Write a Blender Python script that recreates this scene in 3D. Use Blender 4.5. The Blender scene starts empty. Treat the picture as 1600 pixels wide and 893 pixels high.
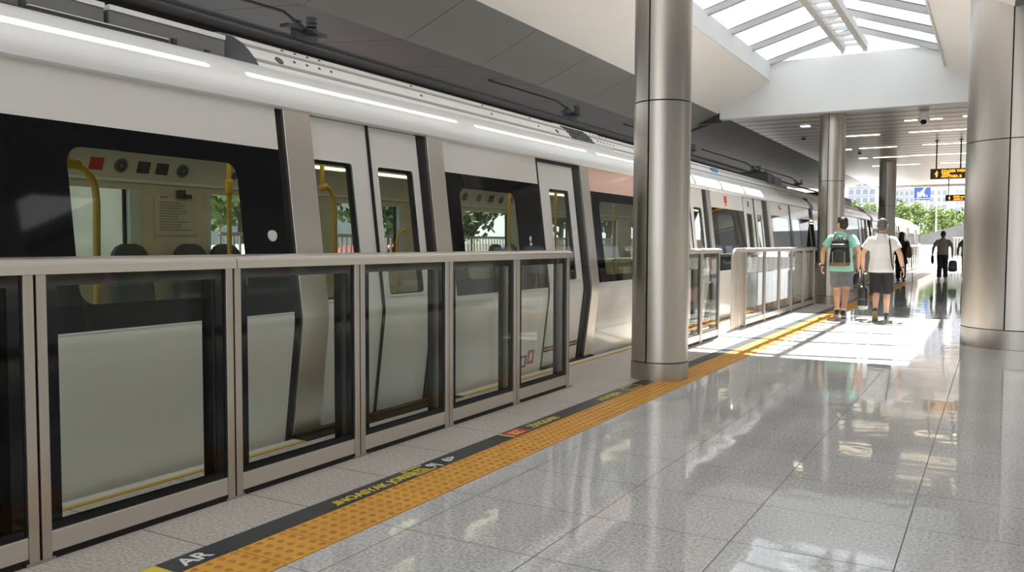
import bpy, bmesh, math, random
from mathutils import Vector, Matrix, noise
R = random.Random(7)
sc = bpy.context.scene
COL = sc.collection
PI = math.pi

# ------------------------------------------------------------------ materials
MATS = {}
def nmat(name):
    m = bpy.data.materials.new(name); m.use_nodes = True
    nt = m.node_tree
    for n in list(nt.nodes): nt.nodes.remove(n)
    out = nt.nodes.new('ShaderNodeOutputMaterial')
    return m, nt, out
def pbr(name, col, rough=0.5, metal=0.0, var=0.06, scale=6.0, spec=0.5, coat=0.0, stretch=None, bump=0.0, bscale=60.0, emit=None, estr=0.0):
    m, nt, out = nmat(name)
    b = nt.nodes.new('ShaderNodeBsdfPrincipled'); nt.links.new(b.outputs[0], out.inputs[0])
    b.inputs['Metallic'].default_value = metal
    b.inputs['Roughness'].default_value = rough
    b.inputs['Specular IOR Level'].default_value = spec
    b.inputs['Coat Weight'].default_value = coat
    b.inputs['Coat Roughness'].default_value = 0.05
    tc = nt.nodes.new('ShaderNodeTexCoord')
    vec = tc.outputs['Object']
    if stretch:
        mp = nt.nodes.new('ShaderNodeMapping'); mp.inputs['Scale'].default_value = stretch
        nt.links.new(vec, mp.inputs['Vector']); vec = mp.outputs[0]
    nz = nt.nodes.new('ShaderNodeTexNoise'); nz.inputs['Scale'].default_value = scale; nz.inputs['Detail'].default_value = 4
    nt.links.new(vec, nz.inputs['Vector'])
    cr = nt.nodes.new('ShaderNodeValToRGB')
    cr.color_ramp.elements[0].position = .3; cr.color_ramp.elements[1].position = .7
    cr.color_ramp.elements[0].color = (*[max(0, c*(1-var)) for c in col], 1)
    cr.color_ramp.elements[1].color = (*[min(1, c*(1+var)) for c in col], 1)
    nt.links.new(nz.outputs[0], cr.inputs[0]); nt.links.new(cr.outputs[0], b.inputs['Base Color'])
    if bump:
        n2 = nt.nodes.new('ShaderNodeTexNoise'); n2.inputs['Scale'].default_value = bscale
        nt.links.new(vec, n2.inputs['Vector'])
        bp = nt.nodes.new('ShaderNodeBump'); bp.inputs['Strength'].default_value = bump; bp.inputs['Distance'].default_value = .01
        nt.links.new(n2.outputs[0], bp.inputs['Height']); nt.links.new(bp.outputs[0], b.inputs['Normal'])
    if emit:
        b.inputs['Emission Color'].default_value = (*emit, 1); b.inputs['Emission Strength'].default_value = estr
    MATS[name] = m
    return m
def glass(name, tint, f0=0.04, refl=(1, 1, 1), rough=0.0):
    m, nt, out = nmat(name)
    tr = nt.nodes.new('ShaderNodeBsdfTransparent'); tr.inputs[0].default_value = (*tint, 1)
    gl = nt.nodes.new('ShaderNodeBsdfGlossy'); gl.inputs[0].default_value = (*refl, 1); gl.inputs['Roughness'].default_value = rough
    lw = nt.nodes.new('ShaderNodeLayerWeight'); lw.inputs[0].default_value = .5
    pw = nt.nodes.new('ShaderNodeMath'); pw.operation = 'POWER'; pw.inputs[1].default_value = 5
    ml = nt.nodes.new('ShaderNodeMath'); ml.operation = 'MULTIPLY_ADD'; ml.inputs[1].default_value = 1-f0; ml.inputs[2].default_value = f0
    mx = nt.nodes.new('ShaderNodeMixShader')
    nt.links.new(lw.outputs['Facing'], pw.inputs[0]); nt.links.new(pw.outputs[0], ml.inputs[0]); nt.links.new(ml.outputs[0], mx.inputs[0])
    nt.links.new(tr.outputs[0], mx.inputs[1]); nt.links.new(gl.outputs[0], mx.inputs[2]); nt.links.new(mx.outputs[0], out.inputs[0])
    MATS[name] = m
    return m
def granite(name, light, dark, rough, lines, gx=None, gy=None, spec=0.5, sp=0.5, wave=0.0):
    """speckled stone with thin joints: gx, gy = (offset, pitch) in metres"""
    m, nt, out = nmat(name)
    L = nt.links.new
    b = nt.nodes.new('ShaderNodeBsdfPrincipled'); L(b.outputs[0], out.inputs[0])
    b.inputs['Specular IOR Level'].default_value = spec
    tc = nt.nodes.new('ShaderNodeTexCoord'); vec = tc.outputs['Object']
    n1 = nt.nodes.new('ShaderNodeTexNoise'); n1.inputs['Scale'].default_value = 62; n1.inputs['Detail'].default_value = 6; n1.inputs['Roughness'].default_value = .75
    n2 = nt.nodes.new('ShaderNodeTexNoise'); n2.inputs['Scale'].default_value = 1.3; n2.inputs['Detail'].default_value = 5
    L(vec, n1.inputs['Vector']); L(vec, n2.inputs['Vector'])
    cr = nt.nodes.new('ShaderNodeValToRGB'); e = cr.color_ramp.elements
    e[0].position = .5-.16*sp*2; e[0].color = (*dark, 1); e[1].position = .62; e[1].color = (*light, 1)
    L(n1.outputs[0], cr.inputs[0])
    mx = nt.nodes.new('ShaderNodeMix'); mx.data_type = 'RGBA'; mx.blend_type = 'MULTIPLY'; mx.inputs[0].default_value = 1
    c2 = nt.nodes.new('ShaderNodeValToRGB'); c2.color_ramp.elements[0].position = .3; c2.color_ramp.elements[1].position = .7
    c2.color_ramp.elements[0].color = (.86, .86, .86, 1); c2.color_ramp.elements[1].color = (1, 1, 1, 1)
    L(n2.outputs[0], c2.inputs[0]); L(cr.outputs[0], mx.inputs[6]); L(c2.outputs[0], mx.inputs[7])
    col = mx.outputs[2]
    sx = nt.nodes.new('ShaderNodeSeparateXYZ'); L(vec, sx.inputs[0])
    mask = None
    def M(op, a, bb=None, c=None):
        n = nt.nodes.new('ShaderNodeMath'); n.operation = op
        for i, v in enumerate((a, bb, c)):
            if v is None: continue
            if isinstance(v, (int, float)): n.inputs[i].default_value = v
            else: L(v, n.inputs[i])
        return n.outputs[0]
    for out_i, g in ((0, gx), (1, gy)):
        if not g: continue
        f = M('FRACT', M('DIVIDE', M('SUBTRACT', sx.outputs[out_i], g[0]), g[1]))
        d = M('MULTIPLY', M('SUBTRACT', .5, M('ABSOLUTE', M('SUBTRACT', f, .5))), g[1])
        k = M('LESS_THAN', d, lines)
        mask = k if mask is None else M('MAXIMUM', mask, k)
    if mask is not None:
        m2 = nt.nodes.new('ShaderNodeMix'); m2.data_type = 'RGBA'; L(mask, m2.inputs[0]); L(col, m2.inputs[6])
        m2.inputs[7].default_value = (.10, .095, .09, 1); col = m2.outputs[2]
        L(M('MULTIPLY_ADD', mask, .5, M('MULTIPLY_ADD', n2.outputs[0], .10, rough-.05)), b.inputs['Roughness'])
    else:
        b.inputs['Roughness'].default_value = rough
    L(col, b.inputs['Base Color'])
    if wave:
        nw = nt.nodes.new('ShaderNodeTexNoise'); nw.inputs['Scale'].default_value = 2.6; nw.inputs['Detail'].default_value = 2; L(vec, nw.inputs['Vector'])
        bw = nt.nodes.new('ShaderNodeBump'); bw.inputs['Strength'].default_value = wave; bw.inputs['Distance'].default_value = .01
        L(nw.outputs[0], bw.inputs['Height']); L(bw.outputs[0], b.inputs['Normal'])
    MATS[name] = m
    return m

steel = pbr('brushed_steel', (.52, .48, .44), .34, 1, .04, 3, stretch=(40, 40, 1.2))
steel_h = pbr('satin_steel', (.66, .62, .58), .34, 1, .02, 3, stretch=(40, 1.2, 40))
post_steel = pbr('door_post_steel', (.76, .705, .645), .33, 1, .03, 3, stretch=(40, 40, 1.2))
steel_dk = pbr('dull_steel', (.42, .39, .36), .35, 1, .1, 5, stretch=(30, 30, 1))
white = pbr('train_white', (.74, .715, .68), .28, 0, .02, 1.2, coat=.35)
whiteroof = pbr('roof_white', (.78, .78, .775), .30, 0, .015, 1.2, coat=.25)
warm_lit = pbr('warm_lit_panel', (.80, .52, .44), .3, 0, .03, 1.5, coat=.3)  # upper panel tinted salmon: warm reflected light painted into its colour
roofgrey = pbr('roof_grey', (.76, .75, .74), .35, 0, .06, 5)
groove = pbr('roof_groove', (.34, .31, .29), .6)
boxgrey = pbr('equipment_grey', (.17, .165, .16), .5, 0, .08, 4)
boxdark = pbr('equipment_dark', (.04, .042, .05), .5)
black = pbr('black_gloss', (.008, .008, .009), .04, 0, .1, 4, spec=.28)
rubber = pbr('black_rubber', (.014, .0135, .013), .4, spec=.2)
frit = pbr('black_frit', (.006, .006, .007), .06, spec=.3)
beige = pbr('interior_beige', (.62, .55, .39), .4)
beige_lt = pbr('interior_cream', (.70, .66, .54), .4)
greygreen = pbr('window_reveal', (.55, .62, .56), .4)
seatm = pbr('seat_fabric', (.045, .047, .052), .7, bump=.2)
yellowp = pbr('yellow_pole', (.62, .40, .02), .3)
redm = pbr('red_plastic', (.6, .03, .03), .35)
paper = pbr('notice_paper', (.58, .53, .40), .5)
inkgrey = pbr('notice_ink', (.30, .28, .23), .6)
lampm = pbr('lamp_warm', (1, 1, 1), .4, emit=(1, .86, .60), estr=7)
lampt = pbr('train_tube', (1, 1, 1), .4, emit=(1, .93, .68), estr=2.6)
ledm = pbr('led_amber', (.9, .4, .02), .5, emit=(1, .42, .03), estr=2.2)
signblk = pbr('sign_black', (.012, .012, .012), .3)
tact = pbr('tactile_yellow', (.72, .36, .055), .45, 0, .08, 3)
tactd = pbr('tactile_dome_shaded', (.46, .20, .03), .5, 0, .2, 40)  # browner than the tiles: shading of the domes put into their colour
tactj = pbr('tactile_joint', (.16, .11, .06), .8)
stripm = pbr('floor_strip', (.042, .045, .055), .38, 0, .2, 8)
glyphy = pbr('glyph_yellow', (.70, .55, .06), .5)
glyphw = pbr('glyph_white', (.75, .75, .72), .5)
glyphr = pbr('glyph_red', (.55, .05, .05), .5)
glyphb = pbr('glyph_blue', (.02, .05, .16), .5)
plaster = pbr('white_plaster', (.80, .76, .715), .6, 0, .02, 1)
plasterw = pbr('beam_white', (.64, .645, .65), .6, 0, .02, 1)
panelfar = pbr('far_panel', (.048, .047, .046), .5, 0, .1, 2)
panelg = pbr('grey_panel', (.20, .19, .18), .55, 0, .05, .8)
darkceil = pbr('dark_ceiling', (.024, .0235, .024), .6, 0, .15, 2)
slatm = pbr('ceiling_slat', (.44, .40, .36), .34, 0, .05, 3, stretch=(.3, 12, 1))
sidedark = pbr('side_ceiling', (.10, .095, .09), .5)
slatd = pbr('ceiling_slat_dark', (.20, .18, .165), .38, 0, .05, 3)
slatbk = pbr('slat_backing', (.10, .09, .085), .7)
rafterm2 = pbr('ridge_white', (.50, .48, .455), .5, 0, .02, 2)
rafterm = pbr('rafter_grey', (.36, .355, .345), .45, 0, .03, 3)
alum = pbr('white_aluminium', (.74, .73, .71), .4, 0, .03, 3)
alud = pbr('dark_gasket', (.10, .12, .14), .4)
edgew = pbr('edge_white', (.66, .65, .58), .5, 0, .06, 4)
edgey = pbr('edge_yellow', (.60, .36, .05), .5)
concrete2 = pbr('ramp_concrete', (.20, .20, .20), .85, 0, .1, 1)
concrete = pbr('concrete', (.62, .63, .59), .85, 0, .22, 1.6, stretch=(1, 1, .25), bump=.1)
asphdark = pbr('dark_asphalt', (.028, .028, .03), .9, 0, .15, 3)
asphalt = pbr('asphalt', (.055, .055, .06), .9, 0, .1, 3)
pavdark = pbr('kerb_paving', (.20, .19, .18), .85, 0, .08, 3)
paving = pbr('paving', (.42, .40, .37), .85, 0, .08, 3)
ballast = pbr('ballast', (.16, .145, .13), .95, 0, .4, 30, bump=.6)
leafm = pbr('leaf_green', (.22, .30, .10), .6, 0, .5, 2.0)
leafd = pbr('leaf_dark', (.05, .105, .035), .6, 0, .5, 1.0)
barkm = pbr('bark', (.12, .09, .06), .9)
flower = pbr('flower_pink', (.55, .08, .22), .6)
facade = pbr('facade_white', (.62, .63, .66), .7, 0, .03, .3)
facgrey = pbr('facade_grey', (.36, .40, .42), .7, 0, .05, .3)
shopm = pbr('shop_front', (.10, .095, .09), .7)
winblue = pbr('facade_glass', (.32, .36, .42), .25)
bluesign = pbr('billboard_blue', (.05, .11, .42), .4)
carw = pbr('car_white', (.75, .76, .76), .2, coat=.6)
carr = pbr('car_red', (.26, .014, .028), .2, coat=.6)
skin = pbr('skin', (.56, .30, .19), .5, 0, .06, 12)
skin2 = pbr('skin_light', (.62, .36, .24), .5, 0, .06, 12)
skin3 = pbr('skin_dark', (.30, .17, .11), .5, 0, .06, 12)
hairb = pbr('hair_black', (.018, .014, .012), .45, 0, .5, 60, stretch=(3, 3, .6), bump=.4)
hairg = pbr('hair_grey', (.10, .095, .09), .5, 0, .6, 45, stretch=(3, 3, .6), bump=.4)
mint = pbr('cotton_mint', (.30, .62, .50), .85, 0, .05, 9)
cotw = pbr('cotton_white', (.66, .645, .625), .85, 0, .03, 9)
cotg = pbr('cotton_grey', (.30, .27, .255), .85, 0, .06, 9)
cotm = pbr('cotton_maroon', (.16, .09, .08), .85)
denim = pbr('shorts_grey', (.155, .17, .19), .9, 0, .15, 14)
clothblk = pbr('cloth_black', (.016, .014, .013), .85, 0, .2, 9)
navy = pbr('trousers_navy', (.02, .024, .035), .85)
leather = pbr('black_nylon', (.018, .018, .02), .32, 0, .3, 10, bump=.2, bscale=25)
leatherbr = pbr('brown_leather', (.16, .085, .035), .5)
soleM = pbr('sole_white', (.65, .63, .58), .6)
soleY = pbr('sole_olive', (.30, .24, .08), .6)
shoeb = pbr('shoe_black', (.03, .028, .03), .55)
shoeblue = pbr('shoe_blue', (.03, .055, .11), .55)
eyeM = pbr('eye_dark', (.02, .015, .012), .2)
gl_gate = glass('gate_glass', (.965, .978, .965), .0055)
gl_train = glass('train_glass', (.84, .87, .835), .022)
_m, _nt, _o = nmat('opal_glazing')
_t = _nt.nodes.new('ShaderNodeBsdfTranslucent'); _t.inputs[0].default_value = (.50, .505, .51, 1); _d = _nt.nodes.new('ShaderNodeBsdfDiffuse'); _d.inputs[0].default_value = (.8, .8, .8, 1)
_x = _nt.nodes.new('ShaderNodeMixShader'); _x.inputs[0].default_value = .3; _nt.links.new(_t.outputs[0], _x.inputs[1]); _nt.links.new(_d.outputs[0], _x.inputs[2]); _nt.links.new(_x.outputs[0], _o.inputs[0]); opal = _m
gl_sky = glass('skylight_glass', (.93, .95, .96), .04)
floor_m = granite('granite_polished', (.80, .795, .79), (.33, .328, .325), .05, .0028, (-.315, .655), (.043, .5935), spec=.75, wave=.22)
edge_m = granite('granite_flamed', (.70, .635, .575), (.26, .232, .21), .42, .003, None, (.535, .622))

# ------------------------------------------------------------------ mesh builder
OFF = {}
class MB:
    def __init__(self): self.v = []; self.f = []; self.mi = []
    def add(self, vs, fs, mi=0):
        o = len(self.v); self.v += [tuple(p) for p in vs]
        for f in fs: self.f.append(tuple(i+o for i in f)); self.mi.append(mi)
        return self
    def box(self, x0, x1, y0, y1, z0, z1, mi=0):
        x0, x1 = min(x0, x1), max(x0, x1); y0, y1 = min(y0, y1), max(y0, y1); z0, z1 = min(z0, z1), max(z0, z1)
        return self.add([(x0,y0,z0),(x1,y0,z0),(x1,y1,z0),(x0,y1,z0),(x0,y0,z1),(x1,y0,z1),(x1,y1,z1),(x0,y1,z1)],
                 [(0,3,2,1),(4,5,6,7),(0,1,5,4),(1,2,6,5),(2,3,7,6),(3,0,4,7)], mi)
    def prism(self, pts, d, mi=0):
        """closed 3-D polygon swept by vector d"""
        n = len(pts); q = [(p[0]+d[0], p[1]+d[1], p[2]+d[2]) for p in pts]
        fs = [tuple(range(n)), tuple(range(2*n-1, n-1, -1))]
        fs += [(i, n+i, n+(i+1) % n, (i+1) % n) for i in range(n)]
        return self.add(list(pts)+q, fs, mi)
    def loft(self, rings, cap=True, mi=0, closed=True):
        n = len(rings[0]); vs = [p for r in rings for p in r]; fs = []
        for k in range(len(rings)-1):
            for i in range(n if closed else n-1):
                j = (i+1) % n
                fs.append((k*n+i, k*n+j, (k+1)*n+j, (k+1)*n+i))
        if cap:
            fs.append(tuple(range(n-1, -1, -1))); fs.append(tuple(range((len(rings)-1)*n, len(rings)*n)))
        return self.add(vs, fs, mi)
    def tube(self, pts, r, n=10, mi=0, cap=True):
        pts = [Vector(p) for p in pts]; rs = r if isinstance(r, (list, tuple)) else [r]*len(pts)
        rings = []; ref = None
        for i, p in enumerate(pts):
            t = (pts[min(i+1, len(pts)-1)]-pts[max(i-1, 0)]).normalized()
            if ref is None:
                ref = Vector((0, 0, 1)) if abs(t.z) < .9 else Vector((0, 1, 0))
            u = (ref - t*ref.dot(t)).normalized(); w = t.cross(u); ref = u
            rings.append([tuple(p+(u*math.cos(a)+w*math.sin(a))*rs[i]) for a in [2*PI*k/n for k in range(n)]])
        return self.loft(rings, cap, mi)
    def cyl(self, p0, p1, r0, r1=None, n=20, mi=0):
        return self.tube([p0, p1], [r0, r0 if r1 is None else r1], n, mi)
    def ell(self, c, r, n=16, m=10, mi=0, rot=None):
        vs = []; fs = []
        for i in range(1, m):
            th = PI*i/m
            for k in range(n):
                a = 2*PI*k/n
                vs.append(Vector((r[0]*math.sin(th)*math.cos(a), r[1]*math.sin(th)*math.sin(a), r[2]*math.cos(th))))
        vs += [Vector((0, 0, r[2])), Vector((0, 0, -r[2]))]
        if rot is not None: vs = [rot @ v for v in vs]
        vs = [v+Vector(c) for v in vs]
        t, b = len(vs)-2, len(vs)-1
        for k in range(n):
            j = (k+1) % n
            fs.append((t, k, j)); fs.append((b, (m-2)*n+j, (m-2)*n+k))
            for i in range(m-2): fs.append((i*n+k, (i+1)*n+k, (i+1)*n+j, i*n+j))
        return self.add(vs, fs, mi)
    def cap(self, p0, p1, r0, r1, n=14, mi=0):
        """tapered capsule"""
        p0, p1 = Vector(p0), Vector(p1); t = (p1-p0)
        if t.length < 1e-6: return self.ell(p0, (r0, r0, r0))
        t.normalize(); pts = []; rs = []
        for a in (80, 60, 40, 20): pts.append(p0-t*r0*math.sin(math.radians(a))); rs.append(r0*math.cos(math.radians(a)))
        pts += [p0, p1]; rs += [r0, r1]
        for a in (20, 40, 60, 80): pts.append(p1+t*r1*math.sin(math.radians(a))); rs.append(r1*math.cos(math.radians(a)))
        return self.tube(pts, rs, n, mi)
    def build(self, name, mats, parent=None, smooth=None, bevel=0, kind=None):
        me = bpy.data.meshes.new(name)
        off = OFF.get(parent.name, Vector()) if parent else Vector()
        me.from_pydata([(p[0]-off.x, p[1]-off.y, p[2]-off.z) for p in self.v], [], self.f)
        if not isinstance(mats, (list, tuple)): mats = [mats]
        for m in mats: me.materials.append(m)
        if len(mats) > 1: me.polygons.foreach_set('material_index', self.mi)
        bm = bmesh.new(); bm.from_mesh(me); bmesh.ops.recalc_face_normals(bm, faces=bm.faces); bm.to_mesh(me); bm.free()
        if smooth is not None:
            me.shade_smooth(); me.set_sharp_from_angle(angle=math.radians(smooth))
        me.update()
        o = bpy.data.objects.new(name, me); COL.objects.link(o)
        if parent: o.parent = parent; OFF[o.name] = off
        if bevel:
            b = o.modifiers.new('bevel', 'BEVEL'); b.width = bevel; b.segments = 2; b.limit_method = 'ANGLE'; b.angle_limit = math.radians(40)
        if kind: o['kind'] = kind
        return o
def thing(name, label, cat, loc, group=None, kind=None):
    o = bpy.data.objects.new(name, None); COL.objects.link(o); o.location = loc
    o.empty_display_size = .2
    o['label'] = label; o['category'] = cat
    if group: o['group'] = group
    if kind: o['kind'] = kind
    OFF[o.name] = Vector(loc)
    return o
def tag(o, label, cat, group=None, kind=None):
    o['label'] = label; o['category'] = cat
    if group: o['group'] = group
    if kind: o['kind'] = kind
    return o
def text_mesh(name, s, size, mat, parent, M4, extrude=.0012, bold=0.0, shear=0):
    cu = bpy.data.curves.new(name, 'FONT'); cu.body = s; cu.size = size; cu.extrude = extrude; cu.offset = bold; cu.resolution_u = 3
    t = bpy.data.objects.new('tmp', cu); COL.objects.link(t)
    dg = bpy.context.evaluated_depsgraph_get(); dg.update()
    me = bpy.data.meshes.new_from_object(t.evaluated_get(dg))
    bpy.data.objects.remove(t)
    off = OFF.get(parent.name, Vector()) if parent else Vector()
    me.transform(M4); me.transform(Matrix.Translation(-off))
    me.materials.clear(); me.materials.append(mat)
    o = bpy.data.objects.new(name, me); COL.objects.link(o)
    if parent: o.parent = parent; OFF[o.name] = off
    return o
def copy_tree(o, parent=None):
    c = o.copy(); COL.objects.link(c); c.parent = parent
    for ch in list(o.children): copy_tree(ch, c)
    return c

# ------------------------------------------------------------------ people
def fuse(mb, name, mat, parent, M4, voxel=.008, smooth=4, amp=0.0, fscale=9.0):
    """one continuous skin over overlapping closed shapes"""
    me = bpy.data.meshes.new('tmp'); me.from_pydata(mb.v, [], mb.f)
    bm = bmesh.new(); bm.from_mesh(me); bmesh.ops.recalc_face_normals(bm, faces=bm.faces); bm.to_mesh(me); bm.free()
    t = bpy.data.objects.new('tmp', me); COL.objects.link(t)
    r = t.modifiers.new('r', 'REMESH'); r.mode = 'VOXEL'; r.voxel_size = voxel
    if smooth:
        s = t.modifiers.new('s', 'SMOOTH'); s.iterations = smooth; s.factor = .5
    dg = bpy.context.evaluated_depsgraph_get(); dg.update()
    out = bpy.data.meshes.new_from_object(t.evaluated_get(dg))
    bpy.data.objects.remove(t)
    if amp:
        for v in out.vertices:
            n = v.normal; d = noise.noise(Vector((v.co.x*fscale, v.co.y*fscale, v.co.z*fscale*.8)))+.5*noise.noise(v.co*fscale*2.3)
            v.co += n*d*amp
    out.transform(M4); out.transform(Matrix.Translation(-OFF[parent.name]))
    out.materials.clear(); out.materials.append(mat); out.shade_smooth()
    o = bpy.data.objects.new(name, out); COL.objects.link(o); o.parent = parent; OFF[o.name] = OFF[parent.name]
    return o
def put(mb, name, mats, parent, M4, smooth=40, bevel=0):
    mb.v = [tuple(M4 @ Vector(p)) for p in mb.v]
    return mb.build(name, mats, parent, smooth=smooth, bevel=bevel)
def ering(z, cy, rx, ry, cx=0, n=24):
    return [(cx+rx*math.cos(2*PI*k/n), cy+ry*math.sin(2*PI*k/n), z) for k in range(n)]
def hand(m, wr, d, side, nrm, curl, k=1.0):
    wr = Vector(wr); d = Vector(d).normalized(); side = Vector(side); side = (side-d*side.dot(d)).normalized(); nrm = Vector(nrm); nrm = (nrm-d*nrm.dot(d)-side*nrm.dot(side)).normalized()
    kn = wr+d*.088*k
    for i in range(5):                                     # palm: ribs side by side fuse into one slab
        s = (.030-.015*i)*k
        m.cap(wr+side*s*.55+d*.01, kn+side*s, .0135*k, .0115*k, 8)
    for i, ln in enumerate((.95, 1.06, 1.0, .78)):
        p = kn+side*(.031-.0205*i)*k; a = curl*.5
        for seg, r in ((.040, .0092), (.026, .0084), (.020, .0074)):
            dr = d*math.cos(a)+nrm*math.sin(a); q = p+dr*seg*ln*k; m.cap(p, q, r*k, r*.93*k, 8); p = q; a += curl
    p = wr+d*.025*k+side*.026*k; a = (d*.72+side*.62+nrm*.25).normalized(); q = p+a*.042*k; m.cap(p, q, .0125*k, .0105*k, 8)
    a = (d*.86+side*.22+nrm*.45).normalized(); m.cap(q, q+a*.032*k, .0105*k, .0085*k, 8)
def shoe(parent, ankle, yawd, pitch, upper, solem, M4, k=1.0):
    """ankle: local point; pitch>0 lifts the heel about the ankle"""
    A = Matrix.Translation(ankle) @ Matrix.Rotation(math.radians(yawd), 4, 'Z') @ Matrix.Rotation(math.radians(-pitch), 4, 'X') @ Matrix.Translation((0, 0, -.085))
    W = [(-.078, .012), (-.065, .030), (-.02, .034), (.04, .036), (.10, .046), (.15, .044), (.185, .028), (.198, .010)]
    H = [.075, .088, .098, .092, .068, .056, .044, .034]
    m = MB(); rings = []
    for (y, w_), h in zip(W, H):
        rings.append([(w_*.95*math.cos(a)*(1 if math.sin(a) > .2 else 1.04), y, .02+(h-.02)*max(0, math.sin(a))) for a in [PI*q/10 for q in range(11)]])
    m.loft(rings); m.cyl((0, -.02, .06), (0, -.015, .112), .044, .041, 16)
    o = put(m, 'shoe', upper, parent, M4 @ A, 60)
    m = MB(); out = [(w_, y) for y, w_ in W]+[(-w_, y) for y, w_ in reversed(W)]
    m.prism([(x*1.04, y, 0) for x, y in out], (0, 0, .026)); put(m, 'sole', solem, o, M4 @ A, 30)
    m = MB()
    for q in range(4): m.box(-.022, .022, .055+.02*q, .062+.02*q, .078-.006*q, .086-.006*q)
    put(m, 'lace', solem, o, M4 @ A, 30)
    return o
def person(label, x, y, head_deg, s, skinm, P, build):
    p = thing('person', label, 'person', (x, y, 0))
    M4 = Matrix.Translation((x, y, 0)) @ Matrix.Rotation(math.radians(head_deg), 4, 'Z') @ Matrix.Scale(s, 4)
    m = MB(); g = P.get('girth', 1.0)
    T = [(.80, 0, .12, .10), (.88, -.01, .165, .12), (.97, 0, .158, .115), (1.07, .005, .15, .108), (1.20, .01, .165, .115), (1.31, 0, .178, .112), (1.385, -.01, .16, .09), (1.43, -.012, .095, .068), (1.465, -.008, .06, .06)]
    m.loft([ering(z, cy, rx*g, ry*g) for z, cy, rx, ry in T])
    hz = Matrix.Translation((0, 0, 0)) @ Matrix.Rotation(math.radians(P.get('turn', 0)), 4, 'Z')
    hm = MB()
    hm.cap((0, -.015, 1.42), (0, 0, 1.56), .058, .054)
    hm.ell((0, .002, 1.628), (.074, .094, .104), 24, 16); hm.ell((0, .032, 1.568), (.055, .066, .060), 20, 12)
    hm.cap((0, .094, 1.628), (0, .112, 1.597), .009, .013, 10); hm.ell((0, .083, 1.648), (.046, .018, .012)); hm.ell((.034, .07, 1.60), (.024, .022, .02)); hm.ell((-.034, .07, 1.60), (.024, .022, .02))
    hm.ell((0, .094, 1.566), (.022, .010, .006)); hm.ell((0, .092, 1.556), (.020, .010, .006)); hm.ell((0, .085, 1.524), (.022, .018, .016))
    for sx in (-1, 1): hm.ell((sx*.078, -.006, 1.605), (.011, .02, .032)); hm.ell((sx*.088, -.012, 1.612), (.006, .02, .026))
    hm.v = [tuple(hz @ Vector(v)) for v in hm.v]; m.add(hm.v, hm.f)
    for side in (-1, 1):
        k = 'L' if side < 0 else 'R'
        sh = Vector((side*.178*g, -.012, 1.368)); el, wr = Vector(P['elbow'+k]), Vector(P['wrist'+k])
        m.cap((side*.10, -.01, 1.36), sh, .066, .056); m.cap(sh, sh.lerp(el, .45), .056, .050); m.cap(sh.lerp(el, .45), el, .050, .041)
        m.cap(el, el.lerp(wr, .3), .042, .043); m.cap(el.lerp(wr, .3), wr, .043, .028); m.ell(wr, (.03, .03, .03), 10, 8)
        d = (wr-el).normalized(); hd = Vector(P.get('hand'+k, tuple(d)))
        hand(m, wr, hd, P.get('side'+k, (0, 1, 0)), P.get('palm'+k, (-side, 0, 0)), P.get('curl'+k, .35))
        hip = Vector((side*.088, -.005, .88)); kn, an = Vector(P['knee'+k]), Vector(P['ankle'+k])
        m.cap(hip, hip.lerp(kn, .5), .092, .078); m.cap(hip.lerp(kn, .5), kn, .078, .056)
        cb = kn.lerp(an, .3)+Vector((0, -.018, 0)); m.cap(kn, cb, .054, .055); m.cap(cb, kn.lerp(an, .7), .055, .041); m.cap(kn.lerp(an, .7), an, .041, .037)
        pt = math.radians(P.get('pitch'+k, 0)); ya = math.radians(P.get('toe'+k, 0))
        f = Vector((-math.sin(ya)*math.cos(pt), math.cos(ya)*math.cos(pt), -math.sin(pt))); u = Vector((0, math.sin(pt), math.cos(pt)))
        m.cap(an-f*.03-u*.025, an+f*.13-u*.048, .036, .024)
    fuse(m, 'body', skinm, p, M4, P.get('voxel', .0075), 3)
    for sx in (-1, 1):
        m = MB(); m.ell((sx*.031, .085, 1.627), (.012, .010, .007), 10, 8)
        m.v = [tuple(hz @ Vector(v)) for v in m.v]; put(m, 'eye', eyeM, p, M4)
    build(p, M4, hz, P)
    for k in 'LR': shoe(p, P['ankle'+k], P.get('toe'+k, 0), P.get('pitch'+k, 0), P['shoe'], P['sole'], M4)
    return p, M4
def hair_short(p, M4, hz, mat, top=1.0):
    m = MB(); m.ell((0, -.012, 1.648), (.0815, .097, .096*top), 26, 18); m.ell((0, -.036, 1.60), (.076, .072, .085), 22, 14); m.ell((0, .03, 1.70), (.062, .06, .038), 18, 10)
    m.v = [tuple(hz @ Vector(v)) for v in m.v]
    return fuse(m, 'hair', mat, p, M4, .010, 1, .005, 42)
def tee(p, M4, P, mat, hem=.80, slv=.62, g=1.0):
    m = MB()
    T = [(hem, 0, .205, .158), (.88, -.004, .200, .156), (.97, 0, .188, .146), (1.07, .004, .18, .13), (1.20, .008, .19, .134), (1.31, 0, .194, .128), (1.375, -.010, .172, .106), (1.41, -.012, .130, .092), (1.445, -.012, .092, .080), (1.482, -.008, .071, .072)]
    m.loft([ering(z, cy, rx*g, ry*g) for z, cy, rx, ry in T])
    for side in (-1, 1):
        k = 'L' if side < 0 else 'R'; sh = Vector((side*.172*g, -.012, 1.365)); el = Vector(P['elbow'+k])
        m.cap((side*.09, -.01, 1.362), sh, .078, .068); m.tube([sh, sh.lerp(el, slv*.5), sh.lerp(el, slv)], [.070, .076, .080], 18)
    return fuse(m, 'shirt', mat, p, M4, .013, 2, .007, 8)
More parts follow.
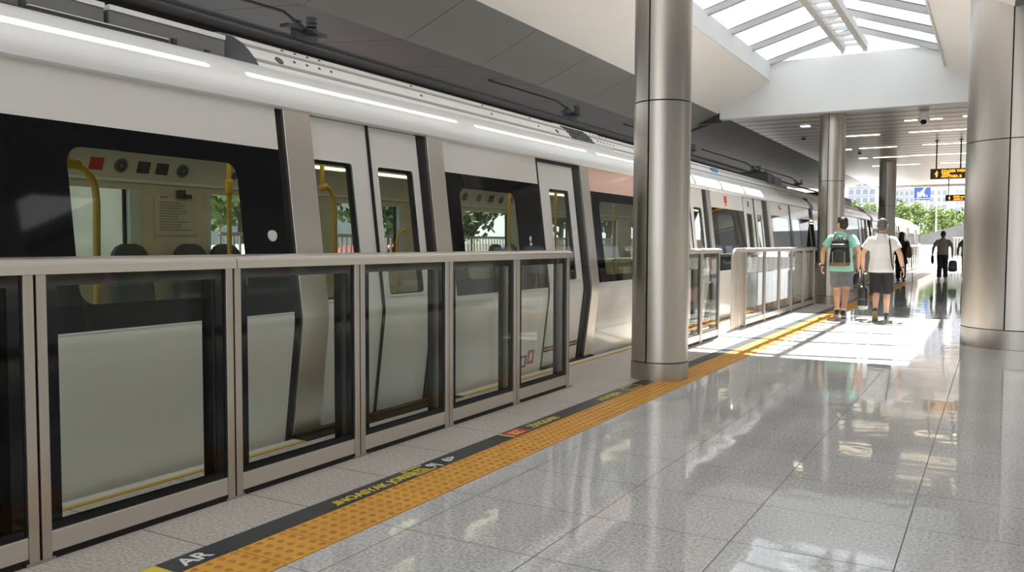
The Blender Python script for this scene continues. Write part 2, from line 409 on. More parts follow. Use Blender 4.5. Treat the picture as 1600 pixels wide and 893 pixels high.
def legs(p, M4, P, mat, name, end, r0, r1, r2=None, top=.99):
    """end: fraction of the way hip->knee (shorts, <1) or 1+fraction knee->ankle"""
    m = MB(); m.loft([ering(z, cy, rx, ry) for z, cy, rx, ry in ((.80, -.008, .165, .13), (.86, -.01, .178, .138), (.93, -.005, .172, .132), (top, 0, .166, .124))])
    for side in (-1, 1):
        k = 'L' if side < 0 else 'R'; hip = Vector((side*.088, -.006, .87)); kn, an = Vector(P['knee'+k]), Vector(P['ankle'+k])
        if end <= 1: m.tube([hip, hip.lerp(kn, end*.5), hip.lerp(kn, end)], [.108, r0, r1], 20)
        else:
            e = kn.lerp(an, end-1); m.tube([hip, hip.lerp(kn, .5), kn, kn.lerp(an, (end-1)*.5), e], [.105, r0, (r0+r1)/2, r1, r2 or r1], 20)
    return fuse(m, name, mat, p, M4, .013, 2, .006, 9)
def band(p, M4, el, wr, f, r, w, mat, name):
    el, wr = Vector(el), Vector(wr); c = el.lerp(wr, f); d = (wr-el).normalized()
    m = MB(); m.cyl(c-d*w, c+d*w, r, r, 18); o = put(m, name, mat, p, M4); return o, c

def b_mint(p, M4, hz, P):
    hair_short(p, M4, hz, hairb); tee(p, M4, P, mint, .80, .60); legs(p, M4, P, denim, 'shorts', .82, .108, .112)
    o, c = band(p, M4, P['elbowL'], P['wristL'], .93, .036, .010, clothblk, 'wristwatch')
    m = MB(); m.cyl(c+Vector((-.036, -.004, 0)), c+Vector((-.046, -.005, 0)), .019, .018, 16); put(m, 'watch_face', steel_h, o, M4)
    for k in 'LR': band(p, M4, P['knee'+k], P['ankle'+k], .93, .045, .03, cotw, 'sock')
PM = dict(elbowL=(-.30, -.03, 1.13), wristL=(-.325, .06, .89), elbowR=(.285, -.06, 1.13), wristR=(.27, .05, .89), kneeL=(-.09, .19, .48), ankleL=(-.10, .30, .085), kneeR=(.085, .03, .475), ankleR=(.075, -.16, .10),
          toeL=14, pitchR=8, turn=52, girth=1.02, curlL=.45, curlR=.75, shoe=shoeb, sole=soleM)
man1, MM1 = person('man in mint green t-shirt and grey shorts walking away with a black backpack', -2.36, 15.80, 0, 1.025, skin, PM, b_mint)
def b_white(p, M4, hz, P):
    hair_short(p, M4, hz, hairg); tee(p, M4, P, cotw, .82, .64, 1.03); legs(p, M4, P, clothblk, 'knee_shorts', 1.10, .104, .098, .086)
    o, c = band(p, M4, P['elbowR'], P['wristR'], .92, .036, .013, shoeblue, 'wristband')
    m = MB(); m.tube([(.125, .07, 1.36), (.118, .03, 1.445), (.115, -.04, 1.44), (.128, -.115, 1.37), (.15, -.150, 1.25), (.165, -.152, 1.1), (.18, -.145, .97), (.2, -.09, .88)], .011, 8); put(m, 'bag_strap', clothblk, p, M4)
    m = MB(); m.tube([(.06*math.cos(a), -.01+.064*math.sin(a), 1.492) for a in [2*PI*q/16 for q in range(17)]], .004, 6); put(m, 'necklace', leatherbr, p, M4)
PW = dict(elbowL=(-.295, -.03, 1.13), wristL=(-.30, .06, .90), elbowR=(.29, -.05, 1.13), wristR=(.335, .02, .90), kneeL=(-.07, .01, .47), ankleL=(-.05, -.26, .165), kneeR=(.085, .16, .49), ankleR=(.08, .17, .085),
          pitchL=48, turn=8, girth=1.05, curlL=.95, curlR=.35, shoe=shoeblue, sole=soleY)
man2, MM2 = person('grey-haired man in white t-shirt and black knee shorts walking away with a hanging bag', -1.68, 15.55, 0, 1.0, skin2, PW, b_white)
def b_grey(p, M4, hz, P):
    hair_short(p, M4, hz, hairb); tee(p, M4, P, cotg, .90, .62); legs(p, M4, P, navy, 'trousers', 1.96, .092, .078, .075)
    m = MB(); m.loft([ering(z, 0, .172, .128) for z in (.965, .995)]); put(m, 'belt', clothblk, p, M4)
PG = dict(elbowL=(-.30, -.05, 1.14), wristL=(-.33, .10, .93), elbowR=(.30, -.04, 1.14), wristR=(.31, .05, .90), kneeL=(-.09, .06, .48), ankleL=(-.10, -.04, .085), kneeR=(.085, .10, .48), ankleR=(.10, .10, .085),
          toeL=8, toeR=-10, curlL=.9, curlR=.95, voxel=.0095, shoe=cotg, sole=soleM)
man3, MM3 = person('man in grey-brown shirt and dark trousers walking away on the far platform', -1.66, 34.4, 0, 1.03, skin3, PG, b_grey)
def b_woman(p, M4, hz, P):
    m = MB(); m.ell((0, -.012, 1.648), (.083, .098, .097), 26, 18); m.ell((0, -.05, 1.58), (.085, .075, .12), 20, 14)
    m.loft([ering(z, cy, rx, ry) for z, cy, rx, ry in ((1.18, -.135, .085, .03), (1.25, -.14, .115, .045), (1.38, -.12, .12, .06), (1.5, -.07, .095, .07), (1.6, -.04, .085, .075))])
    fuse(m, 'long_hair', hairb, p, M4, .010, 2, .006, 30)
    m = MB(); T = [(.62, 0, .215, .165), (.80, 0, .195, .15), (1.0, 0, .165, .125), (1.2, .008, .17, .13), (1.31, 0, .172, .122), (1.385, -.010, .155, .1), (1.425, -.012, .10, .078), (1.45, -.01, .072, .07)]
    m.loft([ering(z, cy, rx, ry) for z, cy, rx, ry in T])
    for side in (-1, 1):
        k = 'L' if side < 0 else 'R'; sh = Vector((side*.165, -.012, 1.38)); el = Vector(P['elbow'+k]); wr = Vector(P['wrist'+k]); m.tube([sh, sh.lerp(el, .5), el, wr.lerp(el, .1)], [.072, .066, .058, .052], 16)
    fuse(m, 'coat', clothblk, p, M4, .013, 2, .006, 8); legs(p, M4, P, clothblk, 'trousers', 1.95, .088, .075, .07)
PWm = dict(elbowL=(-.25, -.04, 1.13), wristL=(-.22, .12, .95), elbowR=(.27, -.03, 1.13), wristR=(.27, .10, .93), kneeL=(-.085, .03, .48), ankleL=(-.09, .0, .085), kneeR=(.085, .02, .48), ankleR=(.09, -.02, .085),
           curlL=.8, curlR=.6, girth=.95, voxel=.0095, shoe=shoeb, sole=shoeb)
wom, MWm = person('woman with long black hair and black coat by the far glass barrier', -2.86, 32.4, -6, 1.0, skin2, PWm, b_woman)
def b_edge(p, M4, hz, P):
    hair_short(p, M4, hz, hairb); tee(p, M4, P, cotm, .84, .62); legs(p, M4, P, clothblk, 'trousers', 1.96, .092, .078, .075)
PE = dict(elbowL=(-.30, -.05, 1.14), wristL=(-.32, .08, .92), elbowR=(.30, -.04, 1.14), wristR=(.31, .05, .90), kneeL=(-.09, .10, .48), ankleL=(-.10, .12, .085), kneeR=(.085, .05, .48), ankleR=(.10, -.10, .085), voxel=.0105, shoe=shoeb, sole=soleM)
person('person in a maroon top, mostly hidden by the thick column at the right edge', -.90, 35.6, 0, 1.02, skin3, PE, b_edge)

# things they carry
def rbox(x0, x1, y0, y1, z0, z1, tx=.8, ty=.8, n=6):
    """rounded, top-tapered bag volume as a loft of superelliptic rings"""
    m = MB(); cx, cy = (x0+x1)/2, (y0+y1)/2; rings = []
    for k in range(n+5):
        t = k/(n+4); z = z0+(z1-z0)*t; e = min(1, math.sqrt(max(0, 1-max(0, (abs(t-.5)-.36)/.14)**2))*.45+.55)
        sx = (x1-x0)/2*e*(1+(tx-1)*t); sy = (y1-y0)/2*e*(1+(ty-1)*t); r = []
        for q in range(28):
            a = 2*PI*q/28; c, s_ = math.cos(a), math.sin(a); r.append((cx+sx*math.copysign(abs(c)**.45, c), cy+sy*math.copysign(abs(s_)**.45, s_), z))
        rings.append(r)
    return m.loft(rings)
bp = thing('backpack', 'shiny black backpack on the back of the man in the mint t-shirt', 'backpack', tuple(MM1 @ Vector((.02, -.22, .9))))
put(rbox(-.165, .185, -.315, -.14, .905, 1.36, .78, .7), 'main_bag', leather, bp, MM1, 50)
put(rbox(-.13, .15, -.375, -.29, .93, 1.17, .85, .8), 'front_pocket', leather, bp, MM1, 50)
m = MB(); m.cap((-.10, -.335, 1.235), (.12, -.335, 1.235), .035, .035); put(m, 'flap_roll', leather, bp, MM1, 50)
put(rbox(-.15, .17, -.385, -.15, .89, .965, 1.02, 1.0), 'base_panel', leatherbr, bp, MM1, 50)
for sx in (-.10, .12):
    m = MB(); m.tube([(sx, -.17, 1.34), (sx, -.13, 1.42), (sx, -.06, 1.462), (sx, .03, 1.458), (sx, .10, 1.38), (sx*1.2, .14, 1.22), (sx*1.4, .11, 1.08)], .016, 8); put(m, 'strap', cotg, bp, MM1, 50)
m = MB(); m.tube([(-.02, -.2, 1.34), (-.02, -.22, 1.395), (.04, -.22, 1.395), (.04, -.2, 1.34)], .009, 8); put(m, 'handle', leather, bp, MM1, 50)
for sx in (-.085, .105):
    m = MB(); m.box(sx-.008, sx+.008, -.39, -.375, .95, 1.14); put(m, 'buckle_strap', boxgrey, bp, MM1, 50)
pc = thing('black_pouch', 'small black folded pouch in the right hand of the man in mint', 'pouch', tuple(MM1 @ Vector((.27, .1, .6))))
m = MB(); m.cap((.262, .10, .81), (.20, .14, .60), .034, .045, 14); put(m, 'cloth', clothblk, pc, MM1, 50)
m = MB(); m.box(.285, .30, .06, .13, .70, .83); put(m, 'card', cotw, pc, MM1, 30)
def hand_bag(label, name, M4, top, w, d, h, drop, white_base=False):
    c = Vector(top); b = thing(name, label, 'bag', tuple(M4 @ (c-Vector((0, 0, drop+h)))))
    z1 = c.z-drop; put(rbox(c.x-w/2, c.x+w/2, c.y-d/2, c.y+d/2, z1-h, z1, .82, .9), 'bag_body', leather, b, M4, 50)
    m = MB(); m.tube([(c.x, c.y-d*.3, z1-.02), (c.x, c.y-d*.15, z1+drop*.6), (c.x, c.y, c.z), (c.x, c.y+d*.15, z1+drop*.6), (c.x, c.y+d*.3, z1-.02)], .009, 8); put(m, 'handle', leather, b, M4, 50)
    m = MB(); m.box(c.x-w*.36, c.x+w*.36, c.y-d*.51, c.y-d*.47, z1-h*.62, z1-h*.58); put(m, 'zip', boxgrey, b, M4, 30)
    if white_base: put(rbox(c.x-w*.42, c.x+w*.42, c.y-d*.45, c.y+d*.45, z1-h-.03, z1-h+.06, 1.1, 1.1), 'base', soleM, b, M4, 50)
    return b
hand_bag('long black bag with pale bottom hanging from the left hand of the man in white', 'hand_bag', MM2, (-.285, .08, .80), .17, .24, .38, .22, True)
hand_bag('boxy black briefcase in the right hand of the man in grey', 'briefcase', MM3, (.32, .05, .80), .30, .12, .40, .10)
t = thing('umbrella', 'folded black umbrella in the left hand of the man in grey', 'umbrella', tuple(MM3 @ Vector((-.33, .14, .62))))
m = MB(); m.tube([(-.335, .10, .88), (-.335, .13, .80), (-.33, .17, .66), (-.325, .20, .56)], [.02, .045, .05, .02], 12); put(m, 'canopy', clothblk, t, MM3, 50)
m = MB(); m.cap((-.335, .09, .92), (-.335, .10, .86), .012, .012); put(m, 'handle', leather, t, MM3, 50)
t = thing('shoulder_bag', 'brown leather shoulder bag at the right side of the woman in black', 'bag', tuple(MWm @ Vector((.26, -.1, .85))))
put(rbox(.17, .38, -.24, -.08, .84, 1.22, .75, .8), 'bag_body', leatherbr, t, MWm, 50)
m = MB(); m.tube([(.26, -.2, 1.2), (.22, -.15, 1.38), (.18, -.05, 1.452), (.17, .04, 1.43), (.25, .02, 1.3), (.27, -.08, 1.2)], .014, 8); put(m, 'strap', leatherbr, t, MWm, 50)
t = thing('walking_cane', 'thin dark cane beside the woman in black', 'cane', tuple(MWm @ Vector((.34, .15, 0))))
m = MB(); m.cyl((.36, .15, 0), (.30, .14, .86), .011, .012, 10); put(m, 'shaft', boxgrey, t, MWm, 40)
m = MB(); m.cap((.30, .08, .87), (.30, .18, .87), .015, .015); put(m, 'handle', leatherbr, t, MWm, 40)

# ------------------------------------------------------------------ floor
XE = -3.97
m = MB(); m.box(-2.44, 2.5, -4, 96, -.3, 0); m.build('floor', floor_m, kind='structure')
m = MB(); m.box(-3.86, -2.885, -4, 96, -.3, 0); m.build('floor_edge', edge_m, kind='structure')
m = MB(); m.box(-2.885, -2.44, -4, 96, -.3, -.004); m.box(XE, -3.86, -4, 96, -.3, -.004); m.build('floor_bed', tactj, kind='structure')
# platform edge: white strip with yellow line; ribbed dark plates at the doors
doors_y = [(4.02, 5.9), (11.6, 13.6), (15.6, 17.75)]
m = MB(); m2 = MB(); m3 = MB()
y = -4.0
segs = []
for a, b in doors_y: segs.append((y, a)); y = b
segs.append((y, 96))
for a, b in segs:
    yy = a
    while yy < b-.01:
        e = min(yy+1.6, b)
        m.box(XE, -3.895, yy+.002, e-.002, -.004, .006); yy = e
    m2.box(-3.895, -3.86, a, b, -.004, .006)
for a, b in doors_y:
    for k in range(5):
        m3.box(XE+k*.022, XE+.016+k*.022, a, b, -.004, .006)
m.build('floor_coping', edgew, kind='structure'); m2.build('floor_line', edgey, kind='structure'); m3.build('floor_threshold', rubber, kind='structure')
# tactile paving
m = MB(); j = 0
y = 2.43-.27*24
while y < 60:
    m.box(-2.738, -2.443, y+.004, y+.266, -.004, .004)
    for a in range(4):
        for b in range(5):
            cx = -2.738+.03+.059*b; cy = y+.034+.0675*a
            if y > 24: continue
            n = 8 if y < 9 else 5
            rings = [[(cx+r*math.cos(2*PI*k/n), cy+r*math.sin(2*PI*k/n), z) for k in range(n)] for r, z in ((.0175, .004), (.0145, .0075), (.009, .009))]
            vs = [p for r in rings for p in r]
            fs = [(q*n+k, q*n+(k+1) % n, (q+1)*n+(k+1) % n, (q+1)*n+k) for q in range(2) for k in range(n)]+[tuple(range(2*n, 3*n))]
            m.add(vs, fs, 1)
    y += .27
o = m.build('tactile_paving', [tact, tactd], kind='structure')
# black marking strip with lettering
st = thing('marking_strip', 'long black floor strip with yellow and white lettering beside the yellow bumpy paving', 'floor marking', (-2.81, 3, 0))
m = MB(); y = -4
while y < 60: m.box(-2.885, -2.742, y+.0015, y+.9985, -.004, .004); y += 1
m.build('strip', stripm, st)
def floor_text(s, size, mat, y0, x0, name='lettering'):
    # reads towards +Y, tops of the letters towards -X
    M4 = Matrix(((0, -1, 0, x0), (1, 0, 0, y0), (0, 0, 1, .0045), (0, 0, 0, 1)))
    return text_mesh(name, s, size, mat, st, M4, extrude=.0008, bold=.002)
floor_text('.INOASYAK JOREICR', .083, glyphy, 3.10, -2.775)
floor_text('AR', .11, glyphw, 2.205, -2.775, 'pictogram')
floor_text('IGA', .085, glyphy, 3.74, -2.778)
floor_text('9|', .1, glyphw, 3.92, -2.775, 'pictogram')
floor_text('6>', .1, glyphw, 4.07, -2.775, 'pictogram')
floor_text('ZNGSAN', .1, glyphy, 5.14, -2.775)
floor_text('AGIVS|BA', .1, glyphy, 6.32, -2.775)
for bx in ((-2.875, -2.752, 3.735, 3.745), (-2.872, -2.86, 3.745, 3.92), (-2.765, -2.755, 3.745, 3.92), (-2.875, -2.752, 4.815, 4.84), (-2.88, -2.752, 2.02, 2.14),
           (-2.868, -2.855, 6.9, 7.2), (-2.77, -2.757, 6.9, 7.2), (-2.855, -2.77, 6.9, 6.915), (-2.855, -2.77, 7.185, 7.2)):
    m = MB(); m.box(*bx, .004, .0052); m.build('yellow_bar', glyphy, st)
m = MB(); m.box(-2.87, -2.757, 4.86, 5.05, .004, .0052)
rp = m.build('red_plate', glyphr, st)
floor_text('BZ', .1, glyphy, 4.88, -2.775)

# ------------------------------------------------------------------ columns
def column(label, cx, cy, r, ztop, ring_zs, seam_deg, plinth=.17, dark=False):
    c = thing('steel_column', label, 'column', (cx, cy, 0))
    zs = [plinth]+list(ring_zs)+[ztop]
    # clad in half shells with a narrow open joint
    for k in range(len(zs)-1):
        z0, z1 = zs[k]+.006, zs[k+1]-.006
        m = MB()
        for h in (0, 1):
            a0 = math.radians(seam_deg+180*h)+.008/r; a1 = math.radians(seam_deg+180*(h+1))-.008/r
            N = 36; outer = []; inner = []
            for i in range(N+1):
                a = a0+(a1-a0)*i/N
                outer.append((cx+r*math.cos(a), cy+r*math.sin(a))); inner.append((cx+(r-.02)*math.cos(a), cy+(r-.02)*math.sin(a)))
            prof_ = outer+inner[::-1]
            m.loft([[(p[0], p[1], z) for p in prof_] for z in (z0, z1)])
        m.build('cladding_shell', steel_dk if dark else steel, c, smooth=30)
    m = MB(); m.cyl((cx, cy, .0), (cx, cy, ztop), r-.021, n=40); m.build('core', rubber, c, smooth=30)
    m = MB(); m.cyl((cx, cy, 0), (cx, cy, plinth-.004), r+.006, n=56); m.build('plinth', steel_dk, c, smooth=30, bevel=.003)
    return c
column('stainless steel round column standing on the yellow bumpy paving, nearest of the three in line', -2.80, 7.74, .27, 4.9, (2.63,), 262)
column('stainless steel round column beside the two walking men, its top meeting the white beam', -3.14, 19.42, .27, 4.1, (2.66,), 262)
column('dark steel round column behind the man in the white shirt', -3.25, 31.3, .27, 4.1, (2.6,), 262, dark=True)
column('very thick stainless steel column at the right edge of the photo', .25, 12.57, .62, 4.6, (2.6,), 258, plinth=.24)

# ------------------------------------------------------------------ platform barriers
def barrier(label, posts, x=-3.37, left_end=False, right_end=True, detail=True, splits=()):
    y0, y1 = posts[0], posts[-1]
    b = thing('platform_barrier', label, 'glass barrier', (x, y0, 0), 'glass platform edge barriers')
    xf, xb = x+.055, x-.055
    # rail
    cuts = [y0-(.035 if left_end else 0)]+list(splits)+[y1+.035]
    for k in range(len(cuts)-1):
        m = MB(); sec = [(x-.088, 1.168), (x+.088, 1.168), (x+.088, 1.205)]
        for a in range(0, 181, 20): sec.append((x+.088*math.cos(math.radians(a)), 1.205+.032*math.sin(math.radians(a))))
        sec.append((x-.088, 1.205))
        m.loft([[(p[0], yy, p[1]) for p in sec] for yy in (cuts[k]+.002, cuts[k+1]-.002)])
        m.build('top_rail', steel_h, b, smooth=25)
    # posts
    for i, yp in enumerate(posts):
        ends = (i == 0 and not left_end)
        offs = [.026] if i == 0 else ([-.026] if i == len(posts)-1 else [-.026, .026])
        for d in offs:
            m = MB(); m.box(xb-.012, xf+.012, yp+d-.021, yp+d+.021, .012, 1.168)
            m.build('post', steel, b, bevel=.003 if detail else 0)
    for i in range(len(posts)-1):
        a, c = posts[i]+.047, posts[i+1]-.047
        m = MB(); m.box(xf-.02, xf+.006, a, c, .03, .118); m.box(xb-.006, xb+.02, a, c, .03, .118)
        m.build('kick_plate', steel_h, b, bevel=.003 if detail else 0)
        m = MB(); m.box(xb, xf, a-.04, c+.04, .0, .03); m.build('base_channel', rubber, b)
        m = MB()
        w = .055
        for xx in (xf-.012, xb+.006):
            m.box(xx, xx+.006, a, a+w, .118, 1.168, 1); m.box(xx, xx+.006, c-w, c, .118, 1.168, 1)
            zb = .156 if xx > x else .122
            m.box(xx, xx+.006, a+w, c-w, .118, zb, 1); m.box(xx, xx+.006, a+w, c-w, 1.118, 1.168, 1)
            m.box(xx, xx+.006, a+w, c-w, zb, 1.118, 0)
        m.build('glass_panel', [gl_gate, frit], b)
    if detail:
        for yp in posts:
            m = MB(); m.box(xf-.01, xf+.012, yp-.06, yp+.06, .0, .014); m.build('foot_bracket', steel_dk, b)
    return b
barrier('long glass barrier with steel rail nearest the viewer, before the first train windows and doors',
        [-2.9, -1.93, -.97, 0.0, .965, 1.935, 2.94, 3.905, 4.86, 5.82, 6.78], splits=(2.945,))
barrier('short glass barrier half hidden behind the nearest round column', [9.1, 10.0, 10.7, 11.53], left_end=True)
b3 = barrier('glass barrier with two loose end posts, beyond the gap after the nearest column', [13.13, 14.4, 15.5, 16.55, 17.7, 18.9], x=-3.42, left_end=True)
m = MB()
m.tube([(-3.42, 12.62, 0), (-3.42, 12.62, 1.1), (-3.42, 12.64, 1.16), (-3.42, 12.69, 1.196), (-3.42, 12.78, 1.205), (-3.42, 13.1, 1.205)], .03, 14)
m.build('bent_end_rail', steel_h, b3, smooth=40)
m = MB(); m.box(-3.455, -3.385, 12.86, 12.93, 0, 1.18); m.build('end_post', steel, b3, bevel=.004)
barrier('glass barrier behind the left walking man in mint, past the second column', [20.4, 21.6, 22.8, 24.0, 25.2], x=-3.5, left_end=True, detail=False)
barrier('glass barrier in front of the second train car, left of the woman in black', [26.8, 28.0, 29.2, 30.4, 31.6], x=-3.55, left_end=True, detail=False)
barrier('glass barrier just beyond the woman in black', [33.2, 34.4, 35.6, 36.8, 38.0], x=-3.6, left_end=True, detail=False)
barrier('farthest glass barrier, ending at the white picket railing', [39.6, 41.0, 42.4, 43.8, 45.2, 46.6, 48, 49.4, 50.8], x=-3.7, left_end=True, detail=False)
rl = thing('platform_railing', 'white picket railing along the far end of the platform', 'railing', (-3.95, 51.3, 0))
m = MB(); y = 51.4
while y < 92: m.box(-3.80, -3.76, y, y+.05, 0, 1.2); y += .26
m.build('picket', alum, rl)
m = MB(); m.box(-3.83, -3.73, 51.3, 92, 1.2, 1.28); m.box(-3.805, -3.755, 51.3, 92, .1, .16); m.build('rail', alum, rl)
for yy in (51.3, 56, 61, 66, 71, 76, 81, 86, 92):
    m = MB(); m.box(-3.84, -3.72, yy-.06, yy+.06, 0, 1.28); m.build('post', alum, rl)
rl2 = thing('platform_railing', 'grey railing crossing the end of the platform behind the man in grey', 'railing', (0, 92, 0))
m = MB(); x = -3.5
while x < 2.4: m.box(x, x+.05, 91.98, 92.03, 0, 1.9); x += .26
m.build('picket', alum, rl2)
m = MB(); m.box(-3.6, 2.4, 91.95, 92.05, 1.9, 2.0); m.box(-3.6, 2.4, 91.97, 92.03, .1, .18); m.build('rail', alum, rl2)

# ------------------------------------------------------------------ train
def prof(z):
    P = [(-.5, -4.09), (0, -4.03), (.72, -3.938), (.80, -3.932), (.88, -3.940), (2.2, -4.10), (2.6, -4.15)]
    for (a, xa), (b, xb) in zip(P, P[1:]):
        if z <= b: return xa+(xb-xa)*(z-a)/(b-a)
    return P[-1][1]
XC = -5.5                                                    # centre line of the train
def side_panel(m, y0, y1, z0, z1, off=0., th=.03, mi=0):
    zs = [z0]+[z for z in (0., .72, .76, .8, .84, .88) if z0 < z < z1]+[z1]
    ring = [(prof(z)+off, z) for z in zs]+[(prof(z)+off-th, z) for z in reversed(zs)]
    m.loft([[(p[0], yy, p[1]) for p in ring] for yy in (y0, y1)], mi=mi)
def rrect(y0, y1, z0, z1, r=.09, n=6, skew=0.):
    pts = []
    for cy, cz, a0 in ((y1-r, z1-r, 0), (y0+r, z1-r, 90), (y0+r, z0+r, 180), (y1-r, z0+r, 270)):
        for k in range(n+1):
            a = math.radians(a0+90*k/n); yy = cy+r*math.cos(a); zz = cz+r*math.sin(a)
            pts.append((yy-skew*(zz-z0), zz))
    return pts
def band_with_hole(m, oy0, oy1, oz0, oz1, loop, off, th=.012, mi=0):
    cy = sum(p[0] for p in loop)/len(loop); cz = sum(p[1] for p in loop)/len(loop)
    pts = list(loop)
    # outer points: the loop projected to the rectangle, corners snapped
    def proj(p):
        dy, dz = p[0]-cy, p[1]-cz; t = 1e9
        if dy > 1e-9: t = min(t, (oy1-cy)/dy)
        if dy < -1e-9: t = min(t, (oy0-cy)/dy)
        if dz > 1e-9: t = min(t, (oz1-cz)/dz)
        if dz < -1e-9: t = min(t, (oz0-cz)/dz)
        return [cy+dy*t, cz+dz*t]
    out = [proj(p) for p in pts]
    for c in ((oy0, oz0), (oy0, oz1), (oy1, oz0), (oy1, oz1)):
        k = min(range(len(out)), key=lambda i: (out[i][0]-c[0])**2+(out[i][1]-c[1])**2); out[k] = list(c)
    n = len(pts); vs = []
    for dx in (0, -th):
        vs += [(prof(z)+off+dx, y, z) for y, z in out]+[(prof(z)+off+dx, y, z) for y, z in pts]
    fs = []
    for i in range(n):
        j = (i+1) % n
        fs += [(i, j, n+j, n+i), (2*n+i, 3*n+i, 3*n+j, 2*n+j), (n+i, n+j, 3*n+j, 3*n+i), (i, 2*n+i, 2*n+j, j)]
    m.add(vs, fs, mi)
def pane(m, loop, off, th=.006, mi=0):
    m.prism([(prof(z)+off, y, z) for y, z in loop], (-th, 0, 0), mi)
ZT, ZB = 1.90, .848
def window(car, y0, y1, clears, nobig=False):
    """black glazed band with clear panes; each clear = (y0,y1,z0,z1)"""
    bounds = [y0]
    for i in range(len(clears)-1): bounds.append((clears[i][1]+clears[i+1][0])/2)
    bounds.append(y1)
    m = MB(); p = MB()
    for (a, b), c in zip(zip(bounds, bounds[1:]), clears):
        lp = rrect(*c, r=.085)
        band_with_hole(m, a, b, ZB, ZT, lp, .001)
    if not clears: side_panel(m, y0, y1, ZB, ZT, .001, .012)
    w = m.build('window', black, car, smooth=20)
    for c in clears:
        p = MB(); pane(p, rrect(*c, r=.085), -.002); p.build('window_pane', gl_train, w)
    m = MB(); side_panel(m, y0, y1, ZB-.008, ZB, .004, .02); m.build('window_ledge', alum, w)
    return w
def leaf(car, y0, y1, py0, py1, pz0=.905, pz1=1.87, tall=True):
    m = MB(); lp = rrect(py0, py1, pz0, pz1, r=.025, n=3)
    band_with_hole(m, y0, y1, .875, 2.165, lp, -.02, .03)
    side_panel(m, y0, y1, .02, .875, -.02, .03)
    d = m.build('door', white, car, smooth=20)
    m = MB(); lo = rrect(py0-.012, py1+.012, pz0-.012, pz1+.012, r=.03, n=3)
    n = len(lp)
    vs = [(prof(z)-.012, y, z) for y, z in lo]+[(prof(z)-.012, y, z) for y, z in lp]+[(prof(z)-.03, y, z) for y, z in lo]+[(prof(z)-.03, y, z) for y, z in lp]
    fs = []
    for i in range(n):
        j = (i+1) % n
        fs += [(i, j, n+j, n+i), (2*n+i, 3*n+i, 3*n+j, 2*n+j), (n+i, n+j, 3*n+j, 3*n+i), (i, 2*n+i, 2*n+j, j)]
    m.add(vs, fs); m.build('window_frame', alum, d, smooth=25)
    m = MB(); pane(m, lp, -.024); m.build('window_pane', gl_train, d)
    m = MB(); lp2 = rrect(py0+.001, py1-.001, pz0, pz1, r=.02, n=3); li = rrect(py0+.008, py1-.035, pz0+.01, pz1-.025, r=.02, n=3)
    vs = [(prof(z)-.031, y, z) for y, z in lp2]+[(prof(z)-.031, y, z) for y, z in li]
    vs += [(v[0]-.02, v[1], v[2]) for v in vs]
    fs = []
    for i in range(n):
        j = (i+1) % n
        fs += [(i, j, n+j, n+i), (2*n+i, 3*n+i, 3*n+j, 2*n+j), (n+i, n+j, 3*n+j, 3*n+i), (i, 2*n+i, 2*n+j, j)]
    m.add(vs, fs); m.build('seal', rubber, d)
    return d
def post(car, y0, y1):
    m = MB(); side_panel(m, y0, y1, -.02, 2.175, .016, .05); return m.build('door_post', post_steel, car, smooth=12, bevel=.003)
def gap(car, y0, y1, off=-.012):
    m = MB(); side_panel(m, y0, y1, 0., 2.178, off, .02); return m.build('door_gap', rubber, car, smooth=12)
COVE = [(-4.085, 2.172), (-4.066, 2.186), (-4.066, 2.22), (-4.076, 2.262), (-4.10, 2.306), (-4.138, 2.35), (-4.188, 2.395), (-4.245, 2.437), (-4.31, 2.475), (-4.365, 2.496), (-4.42, 2.502)]
def cove(car, y0, y1, mat=None):
    m = MB(); ring = COVE+[(-4.42, 2.45), (-4.30, 2.40), (-4.2, 2.30), (-4.14, 2.172)]
    m.loft([[(p[0], y, p[1]) for p in ring] for y in (y0, y1)])
    return m.build('roof_cove', mat or whiteroof, car, smooth=40)
RC = [(-4.36, 2.49), (-4.40, 2.545), (-4.46, 2.61), (-4.53, 2.67), (-4.62, 2.725), (-4.76, 2.765), (-5.0, 2.80), (-5.5, 2.825)]
def roof_cover(car, y0, y1):
    m = MB(); full = RC+[(2*XC-p[0], p[1]) for p in reversed(RC[:-1])]+[(2*XC+4.36, 2.42), (-4.36, 2.42)]
    m.loft([[(p[0], y, p[1]) for p in full] for y in (y0, y1)])
    r = m.build('roof_cover', roofgrey, car, smooth=30)
    m = MB()
    def rc(t):                                              # point on the cover's near flank, t in 0..1
        k = t*(len(RC)-1); i = min(int(k), len(RC)-2); f = k-i
        return RC[i][0]+(RC[i+1][0]-RC[i][0])*f, RC[i][1]+(RC[i+1][1]-RC[i][1])*f
    for t in (.10, .36, .62, .66, .70):
        x, z = rc(t); x2, z2 = rc(t+(.055 if t < .5 else .02))
        m.prism([(x+.003, y0, z+.003), (x2+.003, y0, z2+.003), (x2-.01, y0, z2-.01), (x-.01, y0, z-.01)], (0, y1-y0, 0))
    m.build('roof_groove', groove, r)
    return r, rc
def disc_on(m, x, y, z, r, nx=.75, nz=.66, d=.006):
    m.cyl((x-nx*.01, y, z-nz*.01), (x+nx*d, y, z+nz*d), r, n=10)
def underside(car, y0, y1):
    m = MB(); m.box(-7.0, -4.12, y0, y1, -.5, -.02); return m.build('underframe', boxdark, car)
